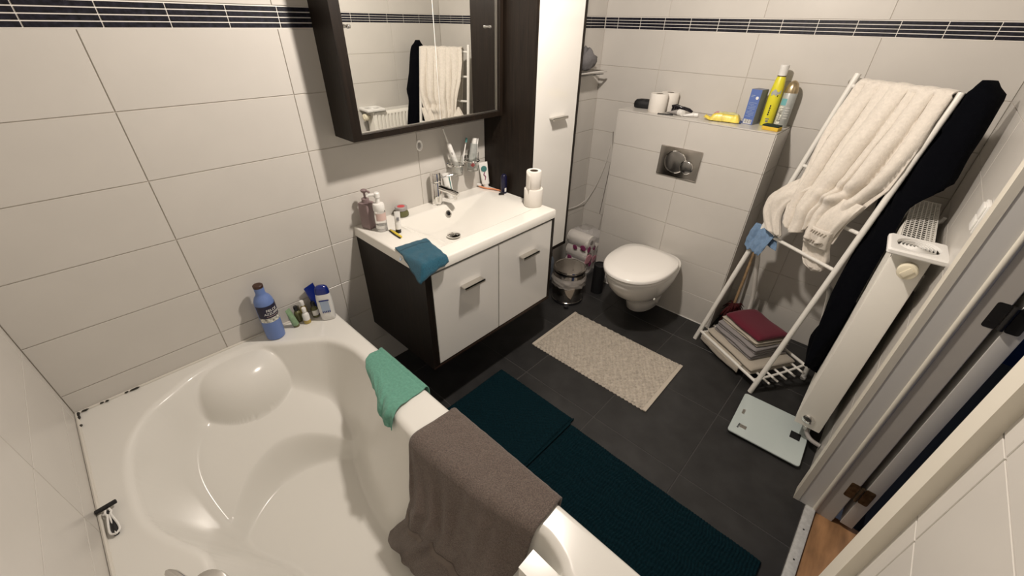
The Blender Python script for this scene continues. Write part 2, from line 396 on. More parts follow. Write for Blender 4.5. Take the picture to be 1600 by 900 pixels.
# cistern boxing with its own tiles
BX, BL, BR, ZC = L-.2502, -.3234, -1.1955, 1.1953
cb = struct(MB().bb((BX+.0030, BR+.0030, -.02), (L+.002, BL-.0030, ZC-.006)).build('wall_cistern', 'grout', smooth=False))
crow = joints(.9939, RH, 0, ZC-.006)
lay(cb, (BX, 0, 0), (0, -1, 0), (0, 0, 1), [-BL, .7657, -BR], crow, .0026, .0040, .0008, 'tile', 'tile')
lay(cb, (L, BR, 0), (-1, 0, 0), (0, 0, 1), [0, L-BX], crow, .0026, .0040, .0008, 'tile', 'tile')
lay(cb, (BX, BL, 0), (1, 0, 0), (0, 0, 1), [0, L-BX], crow, .0026, .0040, .0008, 'tile', 'tile')
lay(cb, (BX, 0, ZC), (0, -1, 0), (-1, 0, 0), [-BL, .7657, -BR], [-(L-BX), 0], .002, .006, .0012, 'tile', 'tile') if False else None
MB().bb((BX-.001, BR-.001, ZC-.006), (L, BL+.001, ZC), bev=.0012).build('top_slab', 'tile', cb, smooth=False)
MB().bb((BX-.004, BR, 0), (BX, BL, .004)).build('sealant', 'white_plastic', cb, smooth=False)

# ------------------------------------------------------------------ bathtub
import numpy as np
def sdf(poly, X, Y):
    """signed distance, positive inside"""
    d = np.full(X.shape, 9.0); ins = np.zeros(X.shape, bool); n = len(poly)
    for i in range(n):
        x0, y0 = poly[i]; x1, y1 = poly[(i+1) % n]; ex, ey = x1-x0, y1-y0; l2 = ex*ex+ey*ey
        if l2 < 1e-12: continue
        t = np.clip(((X-x0)*ex+(Y-y0)*ey)/l2, 0, 1); d = np.minimum(d, np.hypot(X-x0-t*ex, Y-y0-t*ey))
        c = ((y0 > Y) != (y1 > Y)); xi = x0+(Y-y0)/(y1-y0 if abs(y1-y0) > 1e-12 else 1e-12)*ex
        ins ^= c & (X < xi)
    return np.where(ins, d, -d)
def npsst(a): a = np.clip(a, 0, 1); return a*a*(3-2*a)
def smax(a, b, k):
    h = np.clip(.5+.5*(a-b)/k, 0, 1); return b*(1-h)+a*h+k*h*(1-h)
def field(x0, x1, y0, y1, nx, ny, fn, skirt):
    xs = np.linspace(x0, x1, nx+1); ys = np.linspace(y0, y1, ny+1); X, Y = np.meshgrid(xs, ys); Z = fn(X, Y)
    b = MB(); b.v = [Vector(p) for p in zip(X.ravel(), Y.ravel(), Z.ravel())]
    n = nx+1; b.f = [(j*n+i, j*n+i+1, (j+1)*n+i+1, (j+1)*n+i) for j in range(ny) for i in range(nx)]
    ring = [i for i in range(n)]+[j*n+nx for j in range(1, ny+1)]+[ny*n+i for i in range(nx-1, -1, -1)]+[j*n for j in range(ny-1, 0, -1)]
    o = len(b.v); m = len(ring); b.v += [Vector((b.v[k].x, b.v[k].y, skirt)) for k in ring]
    b.f += [(ring[k], o+k, o+(k+1) % m, ring[(k+1) % m]) for k in range(m)]
    return b
TUBB = [(p.x, p.y) for p in crom([(.136, -.86, 0), (.132, -.79, 0), (.090, -.70, 0), (.058, -.615, 0), (.046, -.515, 0), (.054, -.356, 0), (.085, -.241, 0), (.147, -.150, 0), (.224, -.098, 0), (.31, -.05, 0), (.42, -.03, 0), (.54, -.045, 0), (.62, -.105, 0), (.70, -.165, 0), (.761, -.22, 0), (.80, -.31, 0), (.812, -.42, 0), (.793, -.55, 0), (.752, -.70, 0), (.735, -.82, 0), (.733, -.95, 0), (.745, -1.12, 0), (.772, -1.27, 0), (.793, -1.36, 0), (.790, -1.41, 0), (.772, -1.46, 0), (.748, -1.50, 0), (.73, -1.6, 0), (.69, -1.72, 0), (.58, -1.79, 0), (.40, -1.81, 0), (.22, -1.77, 0), (.14, -1.65, 0), (.115, -1.4, 0), (.12, -1.1, 0), (.134, -.95, 0), (.136, -.86, 0)], 5)]
TZ = .51
def tubz(X, Y):
    d = sdf(TUBB, X, Y); ds = d
    if X.ndim == 2 and X.shape[0] > 40:
        for _ in range(14):
            q_ = np.pad(ds, 1, mode='edge'); ds = (q_[:-2, 1:-1]+q_[2:, 1:-1]+q_[1:-1, :-2]+q_[1:-1, 2:]+q_[1:-1, 1:-1]*2)/6
        ds = np.where(d < .03, d, d+(ds-d)*np.clip((d-.03)/.04, 0, 1))
    lip = np.where(d < .026, TZ-.026*(1-np.sqrt(np.clip(1-(np.clip(d, 0, .026)/.026)**2, 0, 1)))*.8, 0)
    slope = .135
    wall = np.where(d < .026, lip, TZ-.0208-(ds-.026)/slope*.40)
    back = np.clip(.338+.62*(Y+.17), .16, .338)
    yw = -.328-.23*((X-.43)/.30)**2
    base = back+(.088-back)*npsst((yw-Y)/.075)
    base = np.where(Y < -.9, .088, base)
    z = smax(wall, base, .05)
    z = np.where(d <= 0, TZ, z)
    rho = np.sqrt(((X-.440)/.222)**2+((Y+.0)/.228)**2); q = np.clip(1-rho**4.6, 0, 1)
    dome = np.where(rho < 1, .300+.198*q**.6, 0)
    z = np.where(d > 0, np.minimum(smax(z, dome, .014+.05*npsst((.40-X)/.18)), TZ), z)
    # hand grip bar left standing in the recess of the rim
    gx = (X-(.722-.35*(Y+1.42)*0-.12*(np.abs(Y+1.45)**1.0)*0)); g = (np.abs(X-.705) < .032) & (Y < -1.372) & (Y > -1.60)
    z = np.where(g, np.maximum(z, TZ-.022), z)
    z = np.where(d > 0, np.minimum(z, TZ), z)
    e = np.minimum(.863-X, 1)
    return z-.006*np.clip(1-e/.010, 0, 1)**2
tub = thing('bathtub', 'white moulded bathtub with round headrest built along the left wall', 'bathtub', (.42, -.95, 0))
field(-.013, .863, -1.908, -.001, 230, 500, tubz, TZ-.032).build('tub_shell', 'acrylic', tub, angle=75)
MB().bb((.82, -1.905, 0), (.838, -.002, TZ-.034)).build('side_panel', 'gloss_white', tub, smooth=False)
b = MB().tube([(-.012, -.004, TZ+.002), (.86, -.004, TZ+.002)], .005, 8).tube([(-.010, -.004, TZ+.002), (-.010, -1.9, TZ+.002)], .005, 8)
sl = b.build('sealant', 'mold', tub)
b = MB(); rr = random.Random(5)
for k in range(16):
    t = rr.random()**2.2
    if k % 2: b.lathe([(.0012, 0), (.0042, .0022), (.003, .0046), (0, .0052)], 7, (.012+.15*t, -.0075-.002*rr.random(), TZ+.0015), sx=1+2.5*rr.random())
    else: b.lathe([(.0012, 0), (.0042, .0022), (.003, .0046), (0, .0052)], 7, (-.0065+.002*rr.random(), -.008-.075*t, TZ+.0015), sy=1+2*rr.random())
b.build('mould_spots', 'moldspot', sl)['kind'] = 'stuff'
MB().lathe([(.036, 0), (.036, .003), (.025, .005), (0, .006)], 24, (.42, -1.2, .0885)).build('drain', 'chrome', tub)

# bath mixer at the bottom edge
bm_ = thing('bath_mixer', 'chrome bath mixer tap on the left rim of the bathtub', 'tap', (.155, -.93, TZ))
MB().lathe([(.034, .0045), (.034, .008), (.027, .008), (.027, .035), (.040, .043), (.043, .058), (.040, .068), (.026, .0735), (0, .075)], 32, (.141, -.938, TZ-.004), sx=1.0, sy=1.35).build('body', 'chrome', bm_)
lv = MB()
rings = []
for k in range(9):
    t = k/8; c = Vector((.122, -.900, TZ+.050)).lerp(Vector((.092, -.815, TZ+.053)), t); wd_, ht = .017-.004*t, .012-.007*t
    if k == 8: wd_, ht = .006, .003
    ax = Vector((.92, -.39, 0)); rings.append([c+ax*wd_*cos(2*pi*i/12)+Vector((0, 0, 1))*(ht*sin(2*pi*i/12)) for i in range(12)])
lv.loft(rings).build('lever', 'chrome', bm_)
MB().tube([(.155, -.955, TZ+.04), (.19, -.995, TZ+.042), (.22, -1.030, TZ+.038), (.235, -1.045, TZ+.02)], .014, 14).build('spout', 'chrome', bm_)

# razor on the rim
rz = thing('razor', 'white and black safety razor lying on the bathtub rim by the left wall', 'razor', (.012, -.545, TZ+.004), (0, 0, radians(93)))
MB().box((.058, 0, .012), (.012, .046, .008), bev=.003).build('head', 'black_plastic', rz, world=False)
hb = MB()
for yy in (-1, 1):
    pts = [Vector((.048, .004*yy, .010)), Vector((.036, .006*yy, .010)), Vector((.028, .0035*yy, .010)), Vector((.010, .006*yy, .009)), Vector((-.018, .0095*yy, .007)), Vector((-.034, .0085*yy, .006)), Vector((-.042, .0*yy, .006))]
    hb.tube(crom(pts, 5), .0026, 8)
hb.tube([(.028, 0, .010), (-.04, 0, .007)], .002, 8)
hb.build('handle', 'white_plastic', rz, world=False)
MB().tube([(.046, 0, .006), (.02, 0, .005), (-.02, 0, .0035), (-.040, 0, .0025)], [.004, .004, .008, .006], 10).build('grip', 'black_plastic', rz, world=False)

# bottles on the back ledge of the tub
def bottle(name, label, cat, x, y, z0, prof, m, n=28, sx=1, sy=1, rz_=0, tilt=(0, 0), group=None):
    t = thing(name, label, cat, (x, y, z0), (tilt[0], tilt[1], rz_), group)
    MB().lathe(prof, n, sx=sx, sy=sy).build('body', m, t, world=False); return t
def band_mb(r, z0, z1, a0, a1, n=20, sx=1, sy=1, off=.0006):
    return MB().grid(lambda u, v: Vector(((r+off)*cos(a0+(a1-a0)*u)*sx, (r+off)*sin(a0+(a1-a0)*u)*sy, z0+(z1-z0)*v)), n, 1)
t = bottle('shower_gel_bottle', 'tall blue shower gel bottle with a dark navy label on the tub ledge', 'bottle', .612, -.056, TZ,
    [(.030, .0), (.0345, .004), (.0355, .02), (.0355, .165), (.034, .182), (.028, .197), (.0195, .207), (.0175, .215), (.0175, .243)], 'bluebottle')
MB().lathe([(.0178, .240), (.0182, .243), (.0182, .250), (.016, .2525), (0, .2525)], 24).build('cap', 'browncap', t, world=False)
fa = atan2(-1.62, -.31)+.32
band_mb(.0355, .112, .168, fa-1.5, fa+1.5).build('label', 'label_navy', t, world=False)
band_mb(.0355, .092, .112, fa-1.5, fa+1.5).build('label_flowers', 'flowers', t, world=False)
def wrap(r, a, zc_):
    return lambda c: Vector(((r+.0011+c.z)*cos(a+c.x/r), (r+.0011+c.z)*sin(a+c.x/r), zc_+c.y))
for s_, sz, z_ in (('FELCE', .0155, .146), ('AZZURRA', .0135, .131)):
    text_mb(s_, sz, wrap(.0355, fa+.12, z_)).build('lettering', 'ink_white', t, world=False, smooth=False)
MB().grid(lambda u, v: Vector(((.0368)*cos(fa-.55+1.3*u), .0368*sin(fa-.55+1.3*u), .1195+.0016*v)), 12, 1).build('label_line', 'pinklabel', t, world=False)
# green tube standing on its cap
t = thing('green_tube', 'sage green squeeze tube standing on its cap next to the blue bottle', 'tube', (.698, -.052, TZ), (radians(-2), radians(-9), .35))
rings = []
for k in range(12):
    q = k/11; z = .012+q*.085; a = .0135*(1-.15*q) ; bb_ = .0135*(1-q)+.0012
    rings.append([Vector((a*cos(2*pi*i/20), bb_*sin(2*pi*i/20), z)) for i in range(20)])
MB().loft(rings).build('body', 'greentube', t, world=False)
MB().lathe([(.0125, 0), (.0125, .012), (.011, .0125), (0, .0125)], 20).build('cap', 'olive', t, world=False)
SB = [(.011, 0), (.0135, .003), (.0135, .045), (.011, .053), (.006, .057), (.006, .066)]
def small(name, label, x, y, body, capm, h=1.0, liquid=None, lab=None):
    t = bottle(name, label, 'bottle', x, y, TZ, [(r*1.05, z*h) for r, z in SB], body, 20)
    MB().lathe([(.0085, .062*h), (.009, .064*h), (.009, .080*h), (.0075, .083*h), (0, .083*h)], 18).build('cap', capm, t, world=False)
    if liquid: band_mb(.0143, .002, .020*h, 0, 2*pi, 24, off=.0005).build('liquid', liquid, t, world=False)
    if lab: band_mb(.0143, .014*h, .042*h, fa-1.3, fa+1.3).build('label', lab, t, world=False)
    return t
small('small_bottle', 'small olive bottle with a black cap behind the green tube', .722, -.026, 'olive', 'black_plastic', .95)
small('small_bottle', 'small white-capped bottle with honey liquid at the front of the tub ledge', .742, -.062, 'shampoo', 'white_plastic', .95, 'amber')
small('small_bottle', 'small clear amber bottle with white cap behind the honey bottle', .752, -.024, 'amber', 'white_plastic', 1.1)
small('small_bottle', 'small dark bottle with black cap and pale label next to white shampoo', .788, -.045, 'olive', 'black_plastic', .95, None, 'ink_white')
t = thing('blue_tube', 'dark blue flat tube leaning behind the white shampoo bottle', 'tube', (.822, -.036, TZ), (radians(-8), radians(-7), .25))
MB().loft([[Vector((.022*cos(2*pi*i/20)*(1+.12*k/8), (.013*(1-k/8)+.0016)*sin(2*pi*i/20), .016+k*.0165)) for i in range(20)] for k in range(9)]).build('body', 'deepblue', t, world=False)
MB().lathe([(.019, 0), (.019, .015), (.017, .016), (0, .016)], 20, sy=.7).build('cap', 'deepblue', t, world=False)
t = thing('shampoo_bottle', 'white flat shampoo bottle with blue cap at the tub corner', 'bottle', (.822, -.098, TZ), (0, 0, radians(-28)))
def oval(a, b_, z, n=28, p=2.6): return [Vector((a*math.copysign(abs(cos(2*pi*i/n))**(2/p), cos(2*pi*i/n)), b_*math.copysign(abs(sin(2*pi*i/n))**(2/p), sin(2*pi*i/n)), z)) for i in range(n)]
MB().loft([oval(.025, .014, 0), oval(.029, .0175, .004), oval(.031, .0185, .03), oval(.0325, .0185, .07), oval(.0315, .018, .11), oval(.0285, .017, .135)]).build('body', 'shampoo', t, world=False)
MB().loft([oval(.0288, .0172, .134), oval(.0280, .0168, .150), oval(.0245, .015, .163), oval(.017, .010, .171), oval(.006, .004, .173)]).build('cap', 'deepblue', t, world=False)
MB().box((0, -.0192, .075), (.034, .001, .055)).build('label', 'ice_blue', t, world=False)
b = MB()
for k in range(5): b.box((-.014+k*.007, -.0198, .048), (.004, .0006, .010))
b.box((0, -.0198, .106), (.040, .0006, .006))
b.build('label_print', 'deepblue', t, world=False)['kind'] = 'stuff'

# cloths draped over the tub edge
def tub_h(x, y): return float(tubz(np.array([[x]]), np.array([[y]]))[0][0])
PX = np.linspace(.858, .30, 400)
def profile(y):
    Z = tubz(PX, np.full(PX.shape, y)); ds = np.hypot(np.diff(PX), np.diff(Z)); return np.concatenate([[0], np.cumsum(ds)]), Z
PROF = {}
def drape(ylo, yhi, inner, amp, seed, lift, rag=None, outer=.05):
    """sheet across the right rim: v runs from outside, over the rim and down the inner wall; ylo, yhi give the two side edges against v"""
    tot = outer+.014+inner
    def fn(u, v):
        s = v*tot*(rag(u) if rag else 1)
        k_ = s/tot; y = ip(ylo, k_)+(ip(yhi, k_)-ip(ylo, k_))*u+.005*nz(v*6+seed*3, u*2)
        if s < outer: p = Vector((.872, y, TZ-(outer-s)-.004)); nr = Vector((1, 0, 0))
        elif s < outer+.014:
            k = (s-outer)/.014*pi/2; p = Vector((.862+.010*cos(k), y, TZ-.004+.010*sin(k)-.001)); nr = Vector((cos(k), 0, sin(k)))
        else:
            key = round(y, 3)
            if key not in PROF: PROF[key] = profile(key)
            S, Z = PROF[key]; q = s-outer-.014; x = float(np.interp(q, S, PX)); z = float(np.interp(q, S, Z))
            x2, z2 = float(np.interp(q+.03, S, PX)), float(np.interp(q+.03, S, Z)); x1, z1 = float(np.interp(max(0, q-.03), S, PX)), float(np.interp(max(0, q-.03), S, Z))
            tg = Vector((x2-x1, 0, z2-z1)).normalized(); nr = Vector((tg.z, 0, -tg.x)); nr = nr if nr.z > 0 else -nr
            p = Vector((x, y, z))
        t = max(0, s-outer-.08)/max(.05, inner)
        fold = (.5+.5*nz(u*4.2+seed, v*1.4))*1.3+.5*nz(u*10+seed, v*4)
        return p+nr*(lift+amp*max(0, fold)*min(1, t*2.2)+.0012*nz(u*20, v*20, seed)) 
    return fn
fn = drape([(0, -.905), (.10, -.89), (.32, -.885), (.46, -.925), (.58, -.965), (.72, -.955), (.86, -.91), (1, -.86)], [(0, -1.35), (.36, -1.358), (.5, -1.342), (.7, -1.31), (1, -1.22)], .585, .040, 2, .008, rag=lambda u: ip([(0, .90), (.10, .985), (.2, 1.0), (1, 1)], u))
o = tag(solid(MB().grid(fn, 80, 120).build('bath_towel', 'taupe', angle=180), .008), 'taupe terry towel draped over the right edge of the bathtub', 'towel')
def hem_(u, v):
    p = fn(u, .70+.04*v); e = .02; du = fn(min(1, u+e), .72)-fn(max(0, u-e), .72); dv = fn(u, .74)-fn(u, .70); nrm = du.cross(dv).normalized(); nrm = nrm if nrm.z > 0 else -nrm
    return p+nrm*.0052
MB().grid(hem_, 60, 3).build('woven_border', 'taupe_flat', o, angle=180)
fn = drape([(0, -.440), (.42, -.443), (.5, -.452), (.62, -.50), (.72, -.55), (.86, -.60), (1, -.625)], [(0, -.748), (.5, -.748), (.65, -.752), (.8, -.772), (1, -.778)], .185, .020, 7, .005, rag=lambda u: ip([(0, .66), (.10, .72), (.25, .73), (.38, .80), (.42, .88), (.5, .94), (.62, .97), (.78, 1), (.9, .985), (1, 1)], u))
o = tag(solid(MB().grid(fn, 70, 80).build('cleaning_cloth', 'green', angle=180), .0025), 'thin green cloth hung over the bathtub edge below the vanity', 'cloth')

# ------------------------------------------------------------------ vanity and washbasin
VX0, VX1, VY = 1.067, 1.880, -.512
ZT = .843
v = thing('vanity_cabinet', 'wall-hung dark wood vanity cabinet with two glossy white doors', 'cabinet', (1.47, -.25, .3))
b = MB().bb((VX0, VY, .30), (VX0+.030, -.0005, ZT-.047)).bb((VX1-.018, VY, .30), (VX1, -.0005, ZT-.047)).bb((VX0+.03, VY, .30), (VX1-.018, -.0005, .318)).bb((VX0+.03, -.02, .318), (VX1-.018, -.0005, ZT-.05)).bb((VX0+.03, VY+.02, ZT-.062), (VX1-.018, VY+.05, ZT-.05))
b.build('carcass', 'wenge', v, smooth=False)
MB().bb((VX0-.001, VY-.0005, .308), (VX1, VY+.001, .3135)).build('edge_strip', 'browncap', v, smooth=False)
for x0, x1, hx in ((VX0+.033, 1.4735, 1.300), (1.4785, VX1-.021, 1.674)):
    d_ = MB().bb((x0, VY, .321), (x1, VY+.018, ZT-.055), bev=.0015).build('door', 'gloss_white', v, smooth=False)
    h = MB().bb((hx-.058, VY-.034, .669), (hx+.058, VY-.001, .674)).bb((hx-.058, VY-.034, .661), (hx+.058, VY-.030, .674)).build('handle', 'alu', d_, smooth=False)
def basinz(X, Y):
    dl, dr_, df, db = (X-1.205)/.15, (1.825-X)/.33, (Y+.435)/.055, (-.082-Y)/.07
    m = np.minimum(np.minimum(smax(-dl, -dr_, .1)*-1, -smax(-df, -db, .05)), 1)
    m = -smax(-np.minimum(np.minimum(dl, dr_), 1.0), -np.minimum(np.minimum(df, db), 1.0), .10)
    m = np.clip(m, 0, 1); m = np.where(m < .18, m*m/.36, m-.09)
    z = ZT-.098*m
    e = np.minimum(np.minimum(X-VX0+.004, VX1-X), Y-VY+.004)
    return z-.004*np.clip(1-e/.006, 0, 1)**2
wb = thing('washbasin', 'cream white moulded washbasin top with sloping rectangular bowl', 'basin', (1.47, -.25, ZT-.046))
field(VX0-.004, VX1, VY-.004, -.0008, 164, 104, basinz, ZT-.044).build('basin_top', 'basin', wb, angle=60)
MB().lathe([(.029, -.002), (.034, .003), (.032, .008), (.018, .013), (0, .0145)], 32, (1.425, -.258, ZT-.082)).build('plug', 'chrome', wb)
dirn = Vector((0, -.82, .57))
ov = MB().lathe([(.0165, 0), (.0165, .004), (.0105, .0045), (.0105, .001)], 28).xf(Matrix.Translation((1.510, -.1195, ZT-.034)) @ dirn.to_track_quat('Z', 'Y').to_matrix().to_4x4()).build('overflow_ring', 'chrome', wb)
MB().lathe([(.0106, .0016), (0, .0016)], 20).xf(Matrix.Translation((1.510, -.1195, ZT-.034)) @ dirn.to_track_quat('Z', 'Y').to_matrix().to_4x4()).build('overflow_hole', 'ink_black', wb)
# faucet
f = thing('basin_faucet', 'chrome single-lever basin faucet standing at the back of the washbasin', 'tap', (1.503, -.046, ZT))
MB().lathe([(.030, 0), (.030, .004), (.0265, .006), (.0255, .112), (.024, .114)], 32, (1.503, -.046, ZT)).build('body', 'chrome', f)
MB().lathe([(.0245, .115), (.0268, .117), (.0268, .156), (.024, .161), (0, .162)], 32, (1.503, -.046, ZT)).build('lever_cap', 'chrome', f)
MB().tube([(1.520, -.058, ZT+.132), (1.560, -.075, ZT+.138), (1.582, -.084, ZT+.141)], [.004, .0032, .003], 10).build('lever', 'chrome', f)
sp = MB().tube([(1.508, -.060, ZT+.090), (1.528, -.105, ZT+.079), (1.544, -.150, ZT+.066), (1.547, -.160, ZT+.063)], [.0155, .0155, .0155, .012], 16).build('spout', 'chrome', f)
MB().lathe([(.009, 0), (.009, .012), (.0075, .0125)], 16, (1.541, -.146, ZT+.042)).build('aerator', 'chrome', sp)

# things on the washbasin
t = thing('soap_dispenser', 'mauve square soap pump bottle at the back left of the washbasin', 'bottle', (1.113, -.058, ZT), .3)
MB().box((0, 0, .060), (.052, .052, .120), bev=.009).build('body', 'mauve', t, world=False)
MB().lathe([(.012, .119), (.016, .121), (.016, .136), (.008, .138), (.0045, .140), (.0045, .158), (.012, .166), (.014, .172), (.010, .176), (0, .177)], 20).build('pump_head', 'mauve', t, world=False)
MB().tube([(0, 0, .171), (.0, -.026, .170), (0, -.031, .165)], .0045, 10).build('nozzle', 'mauve', t, world=False)
t = thing('foam_pump_bottle', 'clear foam pump bottle with white top in front of the mauve dispenser', 'bottle', (1.135, -.122, ZT), .0)
MB().lathe([(.020, 0), (.0245, .003), (.0245, .085), (.023, .094), (.021, .097), (.0, .097)], 28).build('body', 'clear_plastic', t, world=False)
MB().lathe([(.0215, .002), (.0215, .028), (0, .028)], 24).build('liquid', 'clear_plastic', t, world=False)
MB().lathe([(.0235, .094), (.0245, .096), (.0245, .120), (.022, .125), (.009, .127), (.009, .150), (.0125, .153), (.0125, .170), (.009, .174), (0, .175)], 28).build('pump_head', 'white_plastic', t, world=False)
MB().tube([(-.004, 0, .165), (-.03, .012, .166), (-.036, .015, .160)], .0062, 10).build('nozzle', 'white_plastic', t, world=False)
band_mb(.0245, .052, .086, fa-1.4, fa+1.6).build('label', 'pinklabel', t, world=False)
t = thing('cream_jar', 'small dark glass cream jar with grey lid at the washbasin back', 'jar', (1.290, -.045, ZT))
MB().lathe([(.025, 0), (.033, .003), (.0335, .012), (.028, .026), (.0245, .030)], 28).build('jar_body', 'olive', t, world=False)
l_ = MB().lathe([(.028, .030), (.029, .032), (.029, .044), (.027, .046), (0, .046)], 28).build('lid', 'grey_plastic', t, world=False)
MB().lathe([(.018, .0462), (0, .0464)], 20).build('lid_sticker', 'red', t, world=False)
t = thing('cream_tube', 'small white tube standing on its black cap on the washbasin left', 'tube', (1.172, -.192, ZT), (0, radians(3), -.5))
MB().loft([[Vector((.0125*cos(2*pi*i/18), (.0115*(1-k/9)+.001)*sin(2*pi*i/18), .018+k*.0088)) for i in range(18)] for k in range(10)]).build('body', 'white_plastic', t, world=False)
MB().lathe([(.0115, 0), (.012, .002), (.012, .017), (.010, .018), (0, .018)], 18).build('cap', 'black_plastic', t, world=False)
MB().box((.001, -.0088, .066), (.010, .0012, .014), rot=(radians(-8), 0, 0)).build('print', 'ink_grey', t, world=False)
t = thing('yellow_razor', 'yellow and black plastic razor lying flat beside the white tube', 'razor', (1.150, -.205, ZT+.003), radians(-95))
MB().tube([(-.048, 0, .002), (-.02, 0, .003), (.02, 0, .003), (.045, .001, .003)], [.004, .0055, .0065, .0055], 10).build('handle', 'yellow', t, world=False)
MB().tube([(-.048, -.004, .0), (0, -.006, .0005), (.047, -.004, .0005)], .0034, 8).build('grip', 'black_plastic', t, world=False)
# wash mitt over the front left corner
A_, B_, C_, D_ = Vector((1.072, -.318, 0)), Vector((1.213, -.338, 0)), Vector((1.172, -.535, 0)), Vector((1.022, -.552, 0))
def mitt(u, v):
    p = A_.lerp(B_, u).lerp(D_.lerp(C_, u), v)
    p += Vector((.006*nz(v*5, 3)*(1 if u > .5 else -1), .006*nz(u*4, 9), 0))
    d = max(VX0-.006-p.x, VY-.006-p.y, 0); dd = max(0, d-.004)
    z = ZT+.006-dd*1.3-(.003 if d > 0 else 0)
    bul = .006*(1-(2*u-1)**4)*(1-(2*v-1)**4)
    return Vector((p.x, p.y, z+bul+.0025*nz(u*6, v*6, 1)))
o = solid(MB().grid(mitt, 36, 36).build('wash_mitt', 'teal_cloth', angle=180), .006)
tag(o, 'teal terry wash mitt lying over the front left corner of the washbasin', 'washcloth')
b = MB().grid(lambda u, v: mitt(u, .14+.05*v)+Vector((0, 0, .0045)), 24, 2); b.build('woven_band', 'teal_cloth', o)
MB().tube(crom([(1.057, -.378, ZT-.004), (1.050, -.381, ZT-.012), (1.047, -.389, ZT-.014), (1.054, -.394, ZT-.006)], 4), .0018, 6).build('hanging_loop', 'ice_blue', o)
# tumblers in wall holders
def tumbler(x, label):
    t = thing('tumbler_holder', label, 'glass holder', (x, -.0015, .97))
    MB().lathe([(.022, 0), (.022, .006), (.012, .010), (0, .010)], 20, axis='y').xf(Matrix.Translation((x, 0, 1.015)) @ Matrix.Rotation(pi, 4, 'X')).build('wall_plate', 'chrome', t)
    MB().tube([(x+.0365*cos(2*pi*k/28), -.055+.0365*sin(2*pi*k/28), 1.018) for k in range(29)], .003, 8, cap=False).build('ring', 'chrome', t)
    MB().lathe([(.027, .968), (.0285, .966), (.034, 1.06), (.0325, 1.06), (.0275, .973), (0, .972)], 28, (x, -.055, 0)).build('tumbler', 'glass', t)
tumbler(1.635, 'left clear tumbler in chrome wall holder above the washbasin')
tumbler(1.742, 'right clear tumbler in chrome wall holder next to the tall cabinet')
def stick(name, label, cat, p0, p1, parts, group=None):
    p0, p1 = Vector(p0), Vector(p1); z_ = (p1-p0).normalized(); y_ = Vector((.55, .83, 0)); y_ = (y_-z_*y_.dot(z_)).normalized(); x_ = y_.cross(z_)
    t = thing(name, label, cat, p0, Matrix((x_, y_, z_)).transposed().to_euler())
    for nm, m, bld in parts: bld.build(nm, m, t, world=False)
    return t
stick('electric_toothbrush', 'white electric toothbrush leaning out of the left wall tumbler', 'toothbrush', (1.645, -.058, .976), (1.565, -.040, 1.225), [
    ('handle', 'white_plastic', MB().lathe([(.011, 0), (.0135, .004), (.0135, .10), (.0115, .15), (.007, .163), (0, .165)], 20)),
    ('button', 'grey_plastic', MB().box((0, -.0125, .11), (.006, .004, .012), bev=.0015)),
    ('neck', 'white_plastic', MB().tube([(0, 0, .163), (0, 0, .20), (0, .002, .235)], [.0055, .0035, .003], 10)),
    ('brush_head', 'grey_plastic', MB().tube([(0, .002, .233), (0, .002, .262)], .0048, 10).box((0, -.006, .249), (.008, .009, .02)))])
stick('toothbrush', 'white toothbrush with teal bristles standing in the left wall tumbler', 'toothbrush', (1.655, -.062, .976), (1.712, -.050, 1.135), [
    ('handle', 'white_plastic', MB().tube([(0, 0, 0), (0, .001, .05), (0, 0, .10), (0, 0, .148)], [.0045, .005, .003, .0032], 10)),
    ('brush_head', 'white_plastic', MB().box((0, 0, .158), (.010, .004, .026), bev=.0015)),
    ('bristles', 'toothgreen', MB().box((-.001, -.007, .158), (.009, .010, .022)))])
def tube_mb(w_, l_, d_=.016): return MB().loft([[Vector((w_*cos(2*pi*i/20)*(1+.15*k/10), (d_*(1-k/10)+.0012)*sin(2*pi*i/20), k*l_/10)) for i in range(20)] for k in range(11)])
stick('toothpaste_tube', 'silver toothpaste tube standing with its white cap up in the right tumbler', 'toothpaste', (1.732, -.056, .975), (1.768, -.055, 1.16), [
    ('body', 'can', tube_mb(.0185, .125, .014).xf(Matrix.Translation((0, 0, .128)) @ Matrix.Rotation(pi, 4, 'X'))),
    ('cap', 'white_plastic', MB().lathe([(.013, .126), (.0135, .128), (.012, .155), (0, .156)], 18)),
    ('red_print', 'red', MB().box((.004, -.0075, .022), (.016, .003, .018), rot=(0, radians(40), 0)))])
stick('toothbrush', 'white toothbrush handle beside the silver toothpaste in the right tumbler', 'toothbrush', (1.752, -.062, .976), (1.790, -.05, 1.125), [
    ('handle', 'white_plastic', MB().tube([(0, 0, 0), (0, .001, .05), (0, 0, .12), (0, 0, .15)], [.0045, .005, .0035, .0038], 10))])
stick('toothpaste_tube', 'white toothpaste tube standing behind the faucet spout against the wall', 'toothpaste', (1.600, -.034, ZT), (1.592, -.016, ZT+.14), [
    ('cap', 'white_plastic', MB().lathe([(.014, 0), (.0145, .002), (.0145, .018), (.012, .019), (0, .019)], 18)),
    ('body', 'white_plastic', tube_mb(.0185, .115, .014).xf(Matrix.Translation((0, 0, .019)))),
    ('stripe', 'toothgreen', MB().box((.012, -.0085, .075), (.004, .004, .095), rot=(radians(-4), 0, 0)))])
